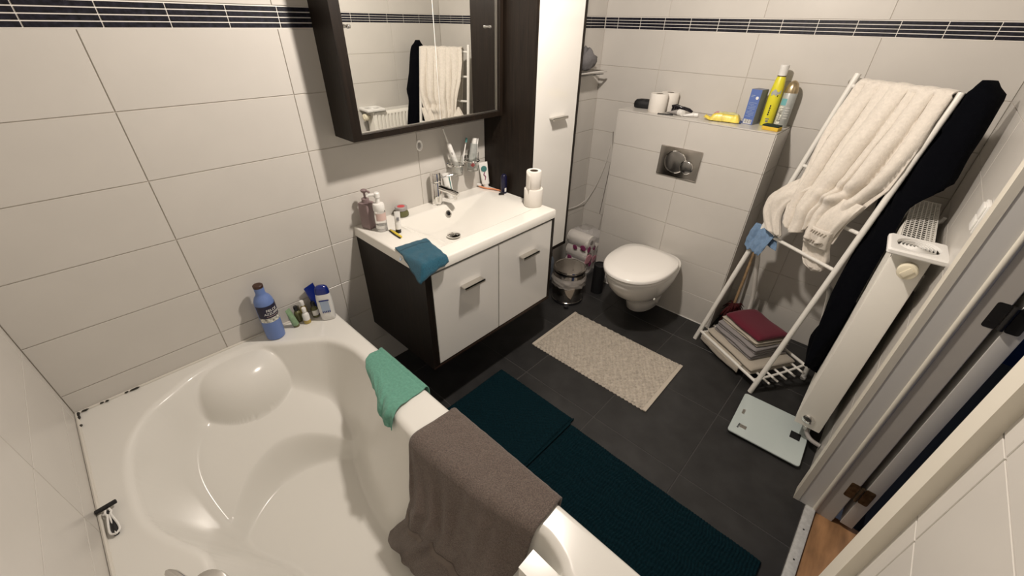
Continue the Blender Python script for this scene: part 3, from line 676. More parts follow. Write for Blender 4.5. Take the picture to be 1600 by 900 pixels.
t = stick('toothpaste_tube', 'white toothpaste tube with green badge standing against the tall cabinet', 'toothpaste', (1.853, -.038, ZT), (1.846, -.020, ZT+.15), [
    ('cap', 'white_plastic', MB().lathe([(.014, 0), (.0145, .002), (.0145, .018), (.012, .019), (0, .019)], 18)),
    ('body', 'white_plastic', tube_mb(.021, .120, .014).xf(Matrix.Translation((0, 0, .019)))),
    ('badge', 'toothgreen', MB().lathe([(.016, 0), (.016, .003), (0, .0034)], 20).xf(Matrix.Translation((0, -.006, .104)) @ Matrix.Rotation(radians(90), 4, 'X'))),
    ('swirl', 'petal', MB().tube(crom([(.004, -.0105, .088), (-.005, -.012, .075), (.003, -.0135, .062), (-.002, -.0148, .045)], 5), .0022, 8))])
t = thing('toothbrush', 'orange toothbrush lying across the back right corner of the washbasin', 'toothbrush', (1.838, -.085, ZT+.003), radians(-72))
MB().tube(crom([(-.075, .006, .006), (-.05, 0, .004), (-.02, -.004, .004), (.02, .002, .004), (.055, .001, .004), (.080, -.003, .004)], 5), .0042, 10).build('handle', 'orange', t, world=False)
MB().box((-.072, .006, .013), (.024, .009, .010)).build('bristles', 'ink_white', t, world=False)
t = thing('black_clip', 'small black clip lying on the right side of the washbasin', 'clip', (1.826, -.185, ZT+.0035), radians(-35))
MB().box((0, 0, .002), (.030, .011, .009), bev=.003).build('clip_body', 'black_plastic', t, world=False)
MB().tube([(-.014, 0, .007), (.014, 0, .009)], .0016, 8).build('clip_lever', 'black_plastic', t, world=False)
t = thing('deodorant_stick', 'dark navy deodorant stick standing on the right side of the washbasin', 'deodorant', (1.858, -.172, ZT))
MB().lathe([(.0165, 0), (.0175, .002), (.0175, .045)], 24, sx=1, sy=.9).build('base', 'deo', t, world=False)
MB().lathe([(.0178, .045), (.0182, .047), (.0178, .082), (.015, .096), (.009, .103), (0, .105)], 24, sx=1, sy=.9).build('cap', 'deo', t, world=False)
MB().box((-.004, -.0158, .022), (.012, .001, .020)).build('label', 'ink_white', t, world=False)
def roll(name, label, x, y, z, r=.053, h=.095, core=.020, flap=False, rot=(0, 0, 0)):
    t = thing(name, label, 'toilet paper', (x, y, z), rot)
    MB().lathe([(core, .001), (core+.002, 0), (r-.002, 0), (r, .003), (r, h-.003), (r-.002, h), (core+.002, h), (core, h-.001), (core, .001)], 36).build('paper', 'paper', t, world=False)
    MB().lathe([(core-.0012, .001), (core-.0002, .001), (core-.0002, h-.001), (core-.0012, h-.001), (core-.0012, .001)], 28).build('core', 'card', t, world=False)
    if flap:
        fb = MB().grid(lambda u, v: Vector(((r+.001+.018*u*u)*cos(2.5+1.0*u), (r+.001+.018*u*u)*sin(2.5+1.0*u), .001+(h-.002-.004*u)*v)), 14, 6)
        solid(fb.build('loose_sheet', 'paper', t, world=False), .0008)
    return t
roll('toilet_roll', 'full toilet roll standing on the right end of the washbasin, lower of two', 1.842, -.335+.0-.06, ZT, .047, .088)
roll('toilet_roll', 'half-used toilet roll with a loose sheet, standing on top of another roll', 1.842, -.393, ZT+.0885, .037, .088, flap=True)
# clear ring left on the wall tile
o = MB().lathe([(.012, 0), (.018, .003), (.022, .0015), (.022, 0)], 28, axis='y').xf(Matrix.Translation((1.46, -.0002, 1.132)) @ Matrix.Rotation(pi, 4, 'X') @ Matrix.Diagonal((.85, 1, 1.2, 1)))
tag(o.build('suction_ring', 'ringmark'), 'pale oval suction ring on the tiles between mirror and faucet', 'wall ring')

# ------------------------------------------------------------------ mirror cabinet and tall cabinet
mx0, mx1, mz0, mz1, my = 1.067, 1.872, 1.235, 1.955, -.146
m_ = thing('mirror_cabinet', 'dark wood mirror cabinet hung above the washbasin', 'mirror cabinet', (1.47, -.07, mz0))
MB().bb((mx0, my, mz0+.022), (mx0+.038, -.0006, mz1)).bb((mx1-.018, my, mz0+.022), (mx1, -.0006, mz1)).bb((mx0, my, mz0), (mx1, -.0006, mz0+.022)).bb((mx0, my, mz1), (mx1, -.0006, mz1+.022)).bb((mx0+.03, -.012, mz0+.02), (mx1-.01, -.0006, mz1)).build('carcass', 'wenge', m_, smooth=False)
for x0, x1, kx in ((mx0+.040, 1.4985, mx0+.058), (1.5005, mx1-.030, mx1-.075)):
    dd = MB().bb((x0, -.126, mz0+.026), (x1, -.121, mz1)).build('mirror_door', 'mirror', m_, smooth=False)
    MB().lathe([(.0045, .126), (.0045, .136), (.0065, .138), (.0065, .148), (.004, .150), (0, .150)], 14, axis='y').xf(Matrix.Translation((kx, 0, 1.607)) @ Matrix.Rotation(pi, 4, 'X')).build('knob', 'chrome', dd)
MB().bb((1.4986, -.1268, mz0+.026), (1.5004, -.1205, mz1)).build('door_edge', 'ink_white', m_, smooth=False)
MB().bb((mx0+.039, -.132, mz0+.0225), (mx1-.019, -.118, mz0+.0255)).build('bottom_rail', 'alu', m_, smooth=False)
for k in range(3): MB().bb((mx1-.028+.0034*k, -.130-.002*(k % 2), mz0+.026), (mx1-.0252+.0034*k, -.118, mz1)).build('rail', 'alu', m_, smooth=False)
tx0, tx1, ty, tz0, tz1 = 1.8815, 2.250, -.335, .455, 2.05
c = thing('tall_cabinet', 'tall dark wood cabinet with one glossy white door', 'cabinet', (2.06, -.17, tz0))
MB().bb((tx0, ty, tz0), (tx0+.018, -.0006, tz1)).bb((tx1-.018, ty, tz0), (tx1, -.0006, tz1)).bb((tx0, ty, tz0), (tx1, -.0006, tz0+.018)).bb((tx0, ty, tz1), (tx1, -.0006, tz1+.018)).bb((tx0, -.02, tz0), (tx1, -.0006, tz1)).build('carcass', 'wenge', c, smooth=False)
dd = MB().bb((tx0+.020, ty, tz0+.021), (tx1-.020, ty+.018, tz1-.003), bev=.0015).build('door', 'gloss_white', c, smooth=False)
MB().bb((2.010, ty-.030, 1.226), (2.128, ty-.001, 1.231)).bb((2.010, ty-.030, 1.219), (2.128, ty-.026, 1.231)).build('handle', 'alu', dd, smooth=False)

# ------------------------------------------------------------------ toilet corner
def egg(xf, xb, hw, z, n=48, cy=-.790, xc=None):
    xc = xc if xc is not None else xf+(xb-xf)*.56; out = []
    for i in range(n):
        a = 2*pi*i/n; c, s_ = cos(a), sin(a)
        if c > 0: p = 3.0; x = xc+(xb-xc)*abs(c)**(2/p); y = hw*math.copysign(abs(s_)**(2/p), s_)
        else: p = 2.15; x = xc-(xc-xf)*abs(c)**(2/p); y = hw*math.copysign(abs(s_)**(2/p), s_)
        out.append(Vector((x, cy+y, z)))
    return out
BXF = BX-.0005
t = thing('toilet', 'white wall-hung toilet with closed lid mounted on the tiled boxing', 'toilet', (2.45, -.79, .07))
b = MB().loft([egg(2.43, BXF, .078, .072), egg(2.405, BXF, .088, .082), egg(2.385, BXF, .095, .14), egg(2.36, BXF, .104, .185), egg(2.29, BXF, .132, .220), egg(2.225, BXF, .154, .268), egg(2.175, BXF, .172, .325), egg(2.152, BXF, .180, .372), egg(2.148, BXF, .182, .398), egg(2.152, BXF, .179, .404)])
b.build('bowl', 'ceramic', t, angle=50)
MB().loft([egg(2.150, 2.60, .178, .4055), egg(2.141, 2.606, .187, .409), egg(2.141, 2.606, .187, .421), egg(2.150, 2.60, .180, .4240)])  .build('seat', 'lid_white', t, angle=50)
MB().loft([egg(2.146, 2.602, .182, .4275), egg(2.133, 2.609, .192, .431), egg(2.133, 2.609, .192, .444), egg(2.142, 2.604, .186, .451), egg(2.22, 2.56, .13, .4545), egg(2.34, 2.47, .04, .4555)]).build('lid', 'lid_white', t, angle=60)
for yy in (-.865, -.715): MB().tube([(2.622, yy-.018, .424), (2.622, yy+.018, .424)], .0125, 14).build('hinge', 'white_plastic', t)
MB().lathe([(.007, 0), (.008, .004), (.006, .007), (0, .008)], 14, axis='y').xf(Matrix.Translation((2.30, -.952, .30)) @ Matrix.Rotation(pi, 4, 'X')).build('bolt_cap', 'white_plastic', t)
# flush plate
fpy0, fpy1, fpz0, fpz1 = -.882, -.6407, .8814, 1.0455
t = thing('flush_plate', 'chrome dual flush plate with two round buttons on the boxing', 'flush plate', (BX, -.761, .963))
MB().bb((BX-.012, fpy0, fpz0), (BX-.0005, fpy1, fpz1), bev=.003).build('plate', 'steel', t, smooth=False)
def disc(cy, cz, r, x0, x1): return MB().lathe([(r, 0), (r, (x1-x0)*.7), (r-.003, x1-x0), (0, x1-x0+.0008)], 40, axis='x').xf(Matrix.Translation((BX-x0, cy, cz)) @ Matrix.Rotation(pi, 4, 'Z'))
MB().lathe([(.064, 0), (.064, .003), (.060, .0045), (.0595, .001)], 48, axis='x').xf(Matrix.Translation((BX-.0118, -.742, .966)) @ Matrix.Rotation(pi, 4, 'Z')).build('big_rim', 'chrome', t)
disc(-.742, .966, .058, .0118, .0165).build('full_flush_button', 'satin', t)
MB().lathe([(.0385, 0), (.0385, .006), (.035, .0075), (.0345, .002)], 40, axis='x').xf(Matrix.Translation((BX-.0118, -.812, .950)) @ Matrix.Rotation(pi, 4, 'Z')).build('small_rim', 'chrome', t)
disc(-.812, .950, .034, .0118, .0195).build('half_flush_button', 'satin', t)

# items on the cistern ledge
t = thing('round_case', 'black rounded case at the left end of the tiled ledge', 'case', (2.845, -.405, ZC), radians(15))
MB().loft([oval(.026, .046, 0), oval(.034, .056, .004), oval(.037, .059, .018), oval(.035, .057, .034), oval(.028, .048, .045), oval(.012, .025, .050)]).build('lower_shell', 'black_matte', t, world=False)
MB().loft([oval(.0378, .0598, .021), oval(.0378, .0598, .023)]).build('seam', 'ink_black', t, world=False)
roll('toilet_roll', 'full toilet roll at the front of the tiled ledge beside the black case', 2.790, -.520, ZC, .051, .098)
roll('toilet_roll', 'toilet roll standing behind the front roll against the toilet wall', 2.890, -.540, ZC, .051, .098)
t = thing('hair_claw', 'glossy black hair claw clip lying beside the toilet rolls', 'hair clip', (2.850, -.628, ZC), radians(-75))
for sgn in (-1, 1):
    b = MB()
    for k in range(6):
        x = -.035+.012*k; h_ = .034-.0035*abs(k-1.5)
        b.tube(crom([(x, sgn*.004, h_+.004), (x, sgn*.016, h_*.8), (x, sgn*.021, h_*.35), (x+.002, sgn*.010, .003)], 4), [.0045]*12+[.002], 8)
    b.tube([(-.042, sgn*.005, .034), (-.02, sgn*.006, .040), (.03, sgn*.005, .027)], .0055, 10)
    b.build('jaw', 'clipblack', t, world=False)
MB().tube([(.02, 0, .03), (.055, .004, .020), (.075, .006, .010)], [.008, .010, .007], 10).build('spring', 'clipblack', t, world=False)
t = thing('cosmetic_tube', 'grey tube with large white cap lying on the tiled ledge', 'tube', (2.770, -.665, ZC+.0175), (radians(90), 0, radians(-25)))
MB().lathe([(.0165, 0), (.0168, .002), (.0165, .030), (.014, .031)], 22).build('cap', 'white_plastic', t, world=False)
MB().loft([[Vector(((.0155+.004*k/8)*cos(2*pi*i/20), (.0155*(1-k/8)+.001)*sin(2*pi*i/20)-.0155*(k/8)*.9, -.001-k*.0115)) for i in range(20)] for k in range(9)]).build('body', 'grey_plastic', t, world=False)
t = thing('cosmetic_tube', 'slim white tube with white cap lying towards the wipes packet', 'tube', (2.790, -.742, ZC+.012), (radians(90), 0, radians(20)))
MB().lathe([(.0105, 0), (.011, .002), (.011, .022), (.009, .023)], 20).build('cap', 'white_plastic', t, world=False)
MB().loft([[Vector(((.011+.002*k/8)*cos(2*pi*i/18), (.011*(1-k/8)+.001)*sin(2*pi*i/18)-.010*(k/8), -.001-k*.009)) for i in range(18)] for k in range(9)]).build('body', 'shampoo', t, world=False)
t = thing('black_comb', 'flat black comb at the front edge of the tiled ledge', 'comb', (2.738, -.600, ZC+.0025), radians(-72))
MB().box((0, .004, 0), (.085, .010, .0045), bev=.0015).build('spine', 'black_plastic', t, world=False)
b = MB()
for k in range(18): b.box((-.040+k*.0047, -.007, 0), (.0022, .014, .003))
x = b.build('teeth', 'black_plastic', t, world=False); x['kind'] = 'stuff'
t = thing('wipes_packet', 'yellow packet of wipes lying on the tiled ledge', 'packet', (2.815, -.905, ZC), radians(-78))
def pack(u, v, top=True):
    x, y = (u-.5)*.150, (v-.5)*.085
    e = (1-abs(2*u-1)**10)*(1-abs(2*v-1)**9); return Vector((x*(1-.04*e), y*(1.0-.06*e), .004+.036*e+.006*nz(u*5, v*4, 2)*e+.002*nz(u*14, v*9, 5)))
b = MB().grid(lambda u, v: pack(u, v), 40, 24).grid(lambda u, v: Vector((pack(u, v).x, pack(u, v).y, .001)), 24, 14)
b.build('wrapper', 'wipes', t, world=False, angle=80)
MB().grid(lambda u, v: pack(.22+.68*u, .12+.76*v)+Vector((0, 0, .0012)), 24, 16).build('lift_flap', 'wipes_pale', t, world=False)
MB().grid(lambda u, v: Vector((-.075-.030*u, (v-.5)*.080, .004+.012*u+.003*sin(v*22))), 5, 20).build('end_seal', 'wipes', t, world=False)
MB().grid(lambda u, v: Vector((.072+.012*u, (v-.5)*.080, .006-.004*u+.002*sin(v*22))), 3, 16).build('blue_end_seal', 'packblue', t, world=False)
MB().grid(lambda u, v: pack(.08+.16*u, .3+.4*v)+Vector((0, 0, .0014)), 6, 8).build('print_patch', 'pink_film', t, world=False)
t = thing('blue_carton', 'tall blue carton standing on the right of the tiled ledge', 'box', (2.853, -1.024, ZC), radians(-12))
MB().bb((-.0315, -.0275, 0), (.0315, .0275, .166), bev=.0008).build('carton', 'boxside', t, world=False, smooth=False)
MB().bb((-.0325, -.0268, .001), (-.0316, .0268, .165)).build('front_panel', 'boxblue', t, world=False, smooth=False)
MB().bb((-.0331, -.019, .003), (-.0326, .022, .024)).build('barcode_label', 'ink_white', t, world=False, smooth=False)
b = MB()
for k in range(9): b.bb((-.0336, -.0165+k*.0042, .006), (-.0332, -.0165+k*.0042+(.0011 if k % 3 else .0022), .024))
b.build('barcode', 'ink_black', t, world=False, smooth=False)['kind'] = 'stuff'
b = MB()
for k in range(10): b.bb((-.0329, -.018 if k % 4 else -.006, .038+k*.0072), (-.0326, .020-(.011 if k % 3 == 1 else 0), .0395+k*.0072))
b.bb((-.0329, .000, .136), (-.0326, .020, .1385)).bb((-.0329, .004, .130), (-.0326, .020, .132))
b.build('text_lines', 'ice_blue', t, world=False, smooth=False)['kind'] = 'stuff'
MB().lathe([(.0075, 0), (.0075, .0006), (0, .0006)], 20, axis='x').xf(Matrix.Translation((-.0326, -.013, .127)) @ Matrix.Rotation(pi, 4, 'Z')).build('round_mark', 'ink_white', t, world=False)
t = thing('spray_bottle', 'tall yellow bottle with white flip top on the tiled ledge', 'bottle', (2.868, -1.096, ZC+.0008), radians(0))
t.scale = (1.06, 1.06, 1.05)
MB().loft([oval(.028, .026, 0, p=2.3), oval(.030, .0275, .004, p=2.3), oval(.030, .0275, .13, p=2.3), oval(.0275, .0255, .165, p=2.3), oval(.0215, .0205, .205, p=2.2), oval(.017, .017, .218, p=2)]).build('body', 'lime_yellow', t, world=False)
MB().loft([oval(.0175, .0175, .218, p=2), oval(.018, .018, .222, p=2), oval(.0185, .0185, .246, p=2), oval(.024, .0185, .258, p=2), oval(.023, .0175, .264, p=2), oval(.006, .006, .266, p=2)]).build('flip_cap', 'white_plastic', t, world=False)
MB().lathe([(.0182, .2165), (.0188, .2175), (.0182, .2205)], 20).build('neck_ring', 'browncap', t, world=False)
fb_ = atan2(-.578, -2.56)
def ov_wrap(a, bb_, ang, zc_, vertical=True):
    def f(c):
        th = ang+(c.y if vertical else c.x)/a*(-1 if vertical else 1); zz = zc_+(c.x if vertical else c.y)
        return Vector(((a+.0012+c.z)*cos(th), (bb_+.0012+c.z)*sin(th), zz))
    return f
b = MB(); rr = random.Random(3)
for k in range(7): b.add(*(lambda q: (q.v, q.f))(MB().grid(lambda u, v, k=k: Vector((.0309*cos(fb_+.45-.16*u), .0284*sin(fb_+.45-.16*u), .062+k*.0115+.0085*v)), 2, 1)))
for k in range(5): b.add(*(lambda q: (q.v, q.f))(MB().grid(lambda u, v, k=k: Vector((.0309*cos(fb_-.08-.20*u), .0284*sin(fb_-.08-.20*u), .050+k*.0095+.0072*v)), 2, 1)))
b.build('vertical_print', 'ink_black', t, world=False)['kind'] = 'stuff'
b = MB()
for (za, zb_, a0, a1) in ((.018, .027, -.25, .15), (.031, .036, -.35, .35)): b.grid(lambda u, v: Vector((.0309*cos(fb_+a0+(a1-a0)*u), .0284*sin(fb_+a0+(a1-a0)*u), za+(zb_-za)*v)), 4, 1)
b.build('small_print', 'ink_grey', t, world=False)['kind'] = 'stuff'
MB().grid(lambda u, v: Vector((.0302*cos(fb_-.75+1.5*u), .0277*sin(fb_-.75+1.5*u), .136+.022*v-.006*cos(u*9))), 16, 2).build('silver_band', 'can', t, world=False)
t = thing('air_freshener_can', 'silver and teal aerosol can with champagne cap at the ledge end', 'aerosol can', (2.878, -1.158, ZC))
MB().lathe([(.029, 0), (.0305, .003), (.0305, .158), (.027, .166)], 32).build('can_body', 'can', t, world=False)
MB().lathe([(.0295, .158), (.0300, .166), (.0275, .184), (.021, .202), (.010, .213), (0, .216)], 32).build('cap', 'gold', t, world=False)
ca = atan2(-.519, -2.57)
MB().grid(lambda u, v: Vector((.0309*cos(ca+.25+.75*u), .0309*sin(ca+.25+.75*u), .01+.145*v)), 10, 1).build('teal_panel', 'can_teal', t, world=False) if False else None
MB().grid(lambda u, v: Vector((.0309*cos(ca-1.1+.95*u), .0309*sin(ca-1.1+.95*u), .105+.030*v)), 10, 1).build('teal_panel', 'can_teal', t, world=False)
MB().grid(lambda u, v: Vector((.0309*cos(ca-1.1+.85*u), .0309*sin(ca-1.1+.85*u), .010+.090*v)), 10, 1).build('flower_panel', 'flowers', t, world=False)
b = MB()
for k in range(5): b.grid(lambda u, v, k=k: Vector((.0309*cos(ca+.0+.7*u), .0309*sin(ca+.0+.7*u), .045+.012*k+.003*v)), 6, 1)
b.build('text_lines', 'ink_white', t, world=False)['kind'] = 'stuff'
t = thing('sponge', 'yellow sponge with dark scourer at the front right of the ledge', 'sponge', (2.762, -1.152, ZC), radians(-8))
MB().box((0, 0, .009), (.050, .078, .018), bev=.004).build('foam', 'sponge_y', t, world=False)
MB().box((.002, .002, .0215), (.050, .076, .007), bev=.002).build('scourer', 'sponge_g', t, world=False)

# corner behind the tall cabinet
t = thing('corner_shelf', 'chrome wall shelf in the back corner right of the tall cabinet', 'shelf', (2.62, -.06, 1.36))
MB().tube(crom([(2.36, -.002, 1.375), (2.36, -.10, 1.375), (2.39, -.118, 1.375), (2.80, -.118, 1.375), (2.83, -.10, 1.375), (2.83, -.002, 1.375)], 6), .006, 10).build('rail', 'chrome', t)
MB().bb((2.37, -.110, 1.357), (2.82, -.002, 1.363), bev=.002).build('glass_plate', 'glass', t)
for x in (2.42, 2.78): MB().tube([(x, -.001, 1.360), (x, -.03, 1.360), (x, -.03, 1.366)], .008, 12).build('bracket', 'chrome', t)
b = MB(); 
def lump(u, v):
    th, ph = 2*pi*u, pi*v; r = 1+.22*nz(3*cos(th)*sin(ph), 3*sin(th)*sin(ph), 3*cos(ph)); return Vector((.105*r*cos(th)*sin(ph), .045*r*sin(th)*sin(ph), .062+.058*r*cos(ph)*(1 if cos(ph) < 0 else 1.2-.8*abs(cos(th)))))
b.grid(lump, 28, 16).xf(Matrix.Translation((2.68, -.058, 1.378)))
tag(b.build('bath_puff', 'fluff', angle=180), 'grey crumpled washcloth lying on the corner shelf', 'washcloth')
b = MB().tube(crom([(2.70, -.305, 1.06), (2.735, -.300, .93), (2.76, -.28, .78), (2.775, -.26, .62), (2.78, -.245, .47)], 6), .0022, 8)
tag(b.build('cord', 'cable_dark'), 'thin dark cord hanging down beside the tiled boxing', 'cord')
b = MB().tube(crom([(2.40, -.010, .52), (2.60, -.010, .47), (2.80, -.012, .45), (2.875, -.018, .458), (2.918, -.045, .50), (2.930, -.088, .592), (2.934, -.125, .70), (2.934, -.150, .80), (2.934, -.165, .92)], 6), .0032, 10)
tag(b.build('flexible_hose', 'cable_white'), 'thin white flexible hose curving across the back corner wall', 'hose')
t = thing('toilet_paper_pack', 'clear plastic multipack of toilet rolls with magenta print in the corner', 'toilet paper pack', (2.755, -.175, 0))
proto = None
for kz in range(4):
    for ky in range(1):
        for kx in range(2):
            c = Vector((2.700+.108*kx, -.165, .060+.104*kz)) if kz < 3 else None
            if c is None or (kz == 2 and kx == 1): continue
            if proto is None:
                proto = MB().lathe([(.020, -.095), (.050, -.095), (.0525, -.092), (.0525, .092), (.050, .095), (.020, .095), (.020, -.095)], 28, axis='y').build('roll', 'paper', t); proto.data.transform(Matrix.Translation((0, 0, 0))); 
                proto.data.transform(Matrix.Translation(base_of(t))); proto.location = c-base_of(t)
            else:
                o = proto.copy(); COL.objects.link(o); o.parent = t; o.location = c-base_of(t)
            MB().lathe([(.019, 0), (.019, .001), (0, .001)], 20, axis='y').xf(Matrix.Translation((c.x, c.y-.0962, c.z))).build('core', 'card', t)
def wrap_(u, v):
    a = 2*pi*u; x, y = .108*math.copysign(abs(cos(a))**.45, cos(a)), .106*math.copysign(abs(sin(a))**.45, sin(a)); z = .004+v*.345
    k = 1-.55*sst((v-.86)/.14); n = .006*nz(u*14, v*9, 4)*(1+2*v)
    return Vector((2.754+(x+math.copysign(n, x))*k, -.165+(y+math.copysign(n, y))*k, z+.01*nz(u*9, 4)*v))
MB().grid(wrap_, 60, 30).build('wrapper', 'film', t, angle=180)
def petal(c, sz, tl):
    def f(u, v):
        a = (u-.5)*2; wv = sin(pi*v)**.8; p = Vector((a*.42*sz*wv, 0, (v-.5)*sz)); p = Matrix.Rotation(tl, 3, 'Y') @ p
        return Vector((c[0]+p.x, c[1], c[2]+p.z))
    return MB().grid(f, 6, 8)
for c, sz, tl, m in (((2.652, -.2745, .235), .055, .3, 'petal'), ((2.722, -.2755, .225), .045, -.2, 'petal'), ((2.690, -.2750, .100), .042, .7, 'petal'), ((2.66, -.274, .150), .10, 1.4, 'pink_film'), ((2.74, -.2745, .125), .07, 1.0, 'pink_film')):
    solid(petal(c, sz, tl).build('petal_print', m, t), .0008)
b = MB()
for yy, zz, sz in ((-.23, .235, .055), (-.16, .22, .045), (-.205, .11, .045), (-.12, .12, .05)):
    q = petal((0, 0, 0), sz, .4+zz*4); q.v = [Vector((2.6385, yy+p.x, zz+p.z)) for p in q.v]; solid(q.build('petal_print', 'petal', t), .0008)
t = thing('pedal_bin', 'polished steel pedal bin with a plastic liner beside the vanity', 'bin', (2.335, -.335, 0))
MB().lathe([(.104, 0), (.108, .004), (.108, .018), (.1055, .020), (.1055, .222), (.103, .225)], 40, (2.335, -.335, 0)).build('body', 'steel', t)
MB().lathe([(.107, .001), (.1095, .003), (.1095, .016), (.107, .018)], 40, (2.335, -.335, 0)).build('base_ring', 'black_plastic', t)
MB().lathe([(.1085, .240), (.1125, .242), (.1125, .2495), (.109, .254), (.099, .256), (.097, .2545), (.05, .2575), (0, .2585)], 40, (2.335, -.335, 0)).build('lid', 'steel', t)
MB().lathe([(.106, .224), (.107, .226), (.107, .240)], 40, (2.335, -.335, 0)).build('rim', 'black_plastic', t)
def bag(u, v):
    a = 2*pi*u; r = .1085+.014*sst(v*2.2)*(.6+.4*nz(cos(a)*3, sin(a)*3, v*4))+.006*abs(nz(cos(a)*8, sin(a)*8, v*7)); return Vector((2.335+r*cos(a), -.335+r*sin(a), .200-.065*v-.016*nz(cos(a)*3, sin(a)*3, 7)*v))
MB().grid(bag, 72, 12).build('liner', 'bagfilm', t, angle=180)
MB().box((2.235, -.405, .012), (.05, .032, .006), rot=(0, 0, radians(35)), bev=.002).build('pedal', 'black_plastic', t)
MB().lathe([(.0025, 0), (.0025, .003), (0, .0035)], 10, (2.30, -.385, .2560)).build('lid_screw', 'ink_black', t)
t = thing('toilet_brush_holder', 'matte black cylindrical toilet brush holder left of the toilet', 'toilet brush', (2.548, -.442, 0))
MB().lathe([(.040, 0), (.042, .002), (.042, .222), (.040, .224), (.036, .224), (.036, .03), (0, .03)], 32, (2.548, -.442, 0)).build('holder', 'black_matte', t)
MB().lathe([(.0355, .205), (.0355, .219), (.012, .223), (.008, .226), (0, .227)], 28, (2.548, -.442, 0)).build('brush_cap', 'black_matte', t)
t = thing('spray_cleaner', 'small bottle with black spray head behind the pedal bin', 'spray bottle', (2.44, -.085, 0))
MB().loft([[p+Vector((2.44, -.085, 0)) for p in oval(.034, .024, z_)] for z_ in (.001, .10, .16)]+[[p+Vector((2.44, -.085, 0)) for p in oval(.014, .013, .195)]]).build('bottle', 'ice_blue', t)
MB().box((2.428, -.095, .242), (.062, .024, .030), rot=(0, 0, .5), bev=.006).lathe([(.015, .193), (.016, .195), (.013, .230)], 18, (2.44, -.085, 0)).build('spray_head', 'black_plastic', t)
MB().tube([(2.419, -.100, .23), (2.412, -.104, .215), (2.412, -.104, .195)], .0045, 8).build('trigger', 'black_plastic', t)
# wall hook near the ladder top
t = thing('wall_hook', 'small brushed metal oval hook on the toilet wall above the ladder', 'hook', (L, -1.392, 1.42))
MB().loft([[Vector((L-xx, -1.392+p.x, 1.42+p.y)) for p in oval(.030*k_, .018*k_, 0)] for xx, k_ in ((.0003, 1), (.008, 1), (.011, .85))]).build('plate', 'alu', t)
MB().tube(crom([(L-.010, -1.392, 1.416), (L-.03, -1.392, 1.406), (L-.042, -1.392, 1.416), (L-.044, -1.392, 1.428)], 5), .004, 10).build('peg', 'alu', t)

# ------------------------------------------------------------------ rugs
def rug_xf(c, a): return Matrix.Translation(c) @ Matrix.Rotation(a, 4, 'Z')
t = thing('woven_rug', 'beige woven cotton rug on the dark tiles in front of the toilet', 'rug', (2.005, -.862, 0), radians(.6))
P_ = .0168
def rugz(X, Y):
    r = np.floor(X/P_); y = Y/.0225+.5*(r % 2); ax, ay = np.abs(np.sin(pi*X/P_)), np.abs(np.sin(pi*y))
    jit = .75+.25*np.sin(r*7.3+np.floor(y)*12.9898*1.7)
    return .0020+.0125*(ax**.7)*(ay**.7)*jit
b = field(-.222, .222, -.352, .352, 178, 282, rugz, .0008)
b.v = [Vector((p.x+(.006*abs(sin(pi*p.y/.0225))-.004)*(1 if abs(p.x) > .214 else 0)*(1 if p.x > 0 else -1), p.y, p.z)) for p in b.v]
b.build('woven_field', 'rug', t, world=False, angle=180)
for s_ in (-1, 1): MB().box((0, s_*.3625, .0055), (.446, .021, .009), bev=.003).build('hem', 'rug_hem', t, world=False)
t = thing('bath_mat', 'short dark teal plush bath mat nearest to the vanity', 'bath mat', (1.198, -.755, 0), 0)
def matz(X, Y): return .014+.0022*np.sin(X*310+2*np.sin(Y*60))*np.sin(Y*290+1.5*np.sin(X*55))+.0018*np.sin(X*23+Y*11)
def edge_soft(fn, hx, hy):
    return lambda X, Y: fn(X, Y)*np.clip(1-(np.clip(1-(hx-np.abs(X))/.010, 0, 1))**2*.7, 0, 1)*np.clip(1-(np.clip(1-(hy-np.abs(Y))/.010, 0, 1))**2*.7, 0, 1)
field(-.300, .300, -.245, .245, 150, 124, edge_soft(matz, .3, .245), .0006).build('pile', 'teal_mat', t, world=False, angle=180)
MB().box((0, -.248, .008), (.60, .007, .012), bev=.003).build('hem', 'teal_mat', t, world=False)
t = thing('bath_mat', 'long dark teal chenille bath mat along the bathtub', 'bath mat', (1.176, -1.442, 0), radians(-.6))
def matz2(X, Y):
    ph = Y*330+1.3*np.sin(X*37)+.9*np.sin(X*83+Y*19); q = X*150+1.2*np.sin(Y*41)
    return .0115+.0075*np.abs(np.sin(ph*.8))**.7*(.4+.6*np.abs(np.sin(q*.8)))+.002*np.sin(X*17-Y*9)
field(-.283, .283, -.428, .432, 140, 330, edge_soft(matz2, .283, .43), .0006).build('pile', 'teal_mat', t, world=False, angle=180)
MB().box((0, .4355, .009), (.566, .007, .014), bev=.003).build('hem', 'teal_mat', t, world=False)
# bathroom scale
t = thing('bathroom_scale', 'pale glass bathroom scale on the floor by the right ladder foot', 'scale', (2.106, -1.716, 0), radians(2.5))
def rrect(hx, hy, r, z, n=5):
    out = []
    for (cx_, cy_, a0) in ((hx-r, hy-r, 0), (-hx+r, hy-r, 90), (-hx+r, -hy+r, 180), (hx-r, -hy+r, 270)):
        for k in range(n+1): a = radians(a0+90*k/n); out.append(Vector((cx_+r*cos(a), cy_+r*sin(a), z)))
    return out
MB().loft([rrect(.149, .149, .012, .016), rrect(.151, .151, .014, .0175), rrect(.151, .151, .014, .0225), rrect(.149, .149, .012, .024)]).build('glass_top', 'scale_glass', t, world=False, angle=25)
MB().loft([rrect(.135, .135, .01, .006), rrect(.142, .142, .01, .0158)]).build('chassis', 'white_plastic', t, world=False)
for sx_ in (-1, 1):
    for sy_ in (-1, 1): MB().lathe([(.014, 0), (.014, .0065), (0, .0065)], 18, (.11*sx_, .11*sy_, 0)).build('foot', 'black_plastic', t, world=False)
MB().box((.020, -.103, .0242), (.048, .042, .0006)).build('display', 'ink_black', t, world=False, smooth=False)
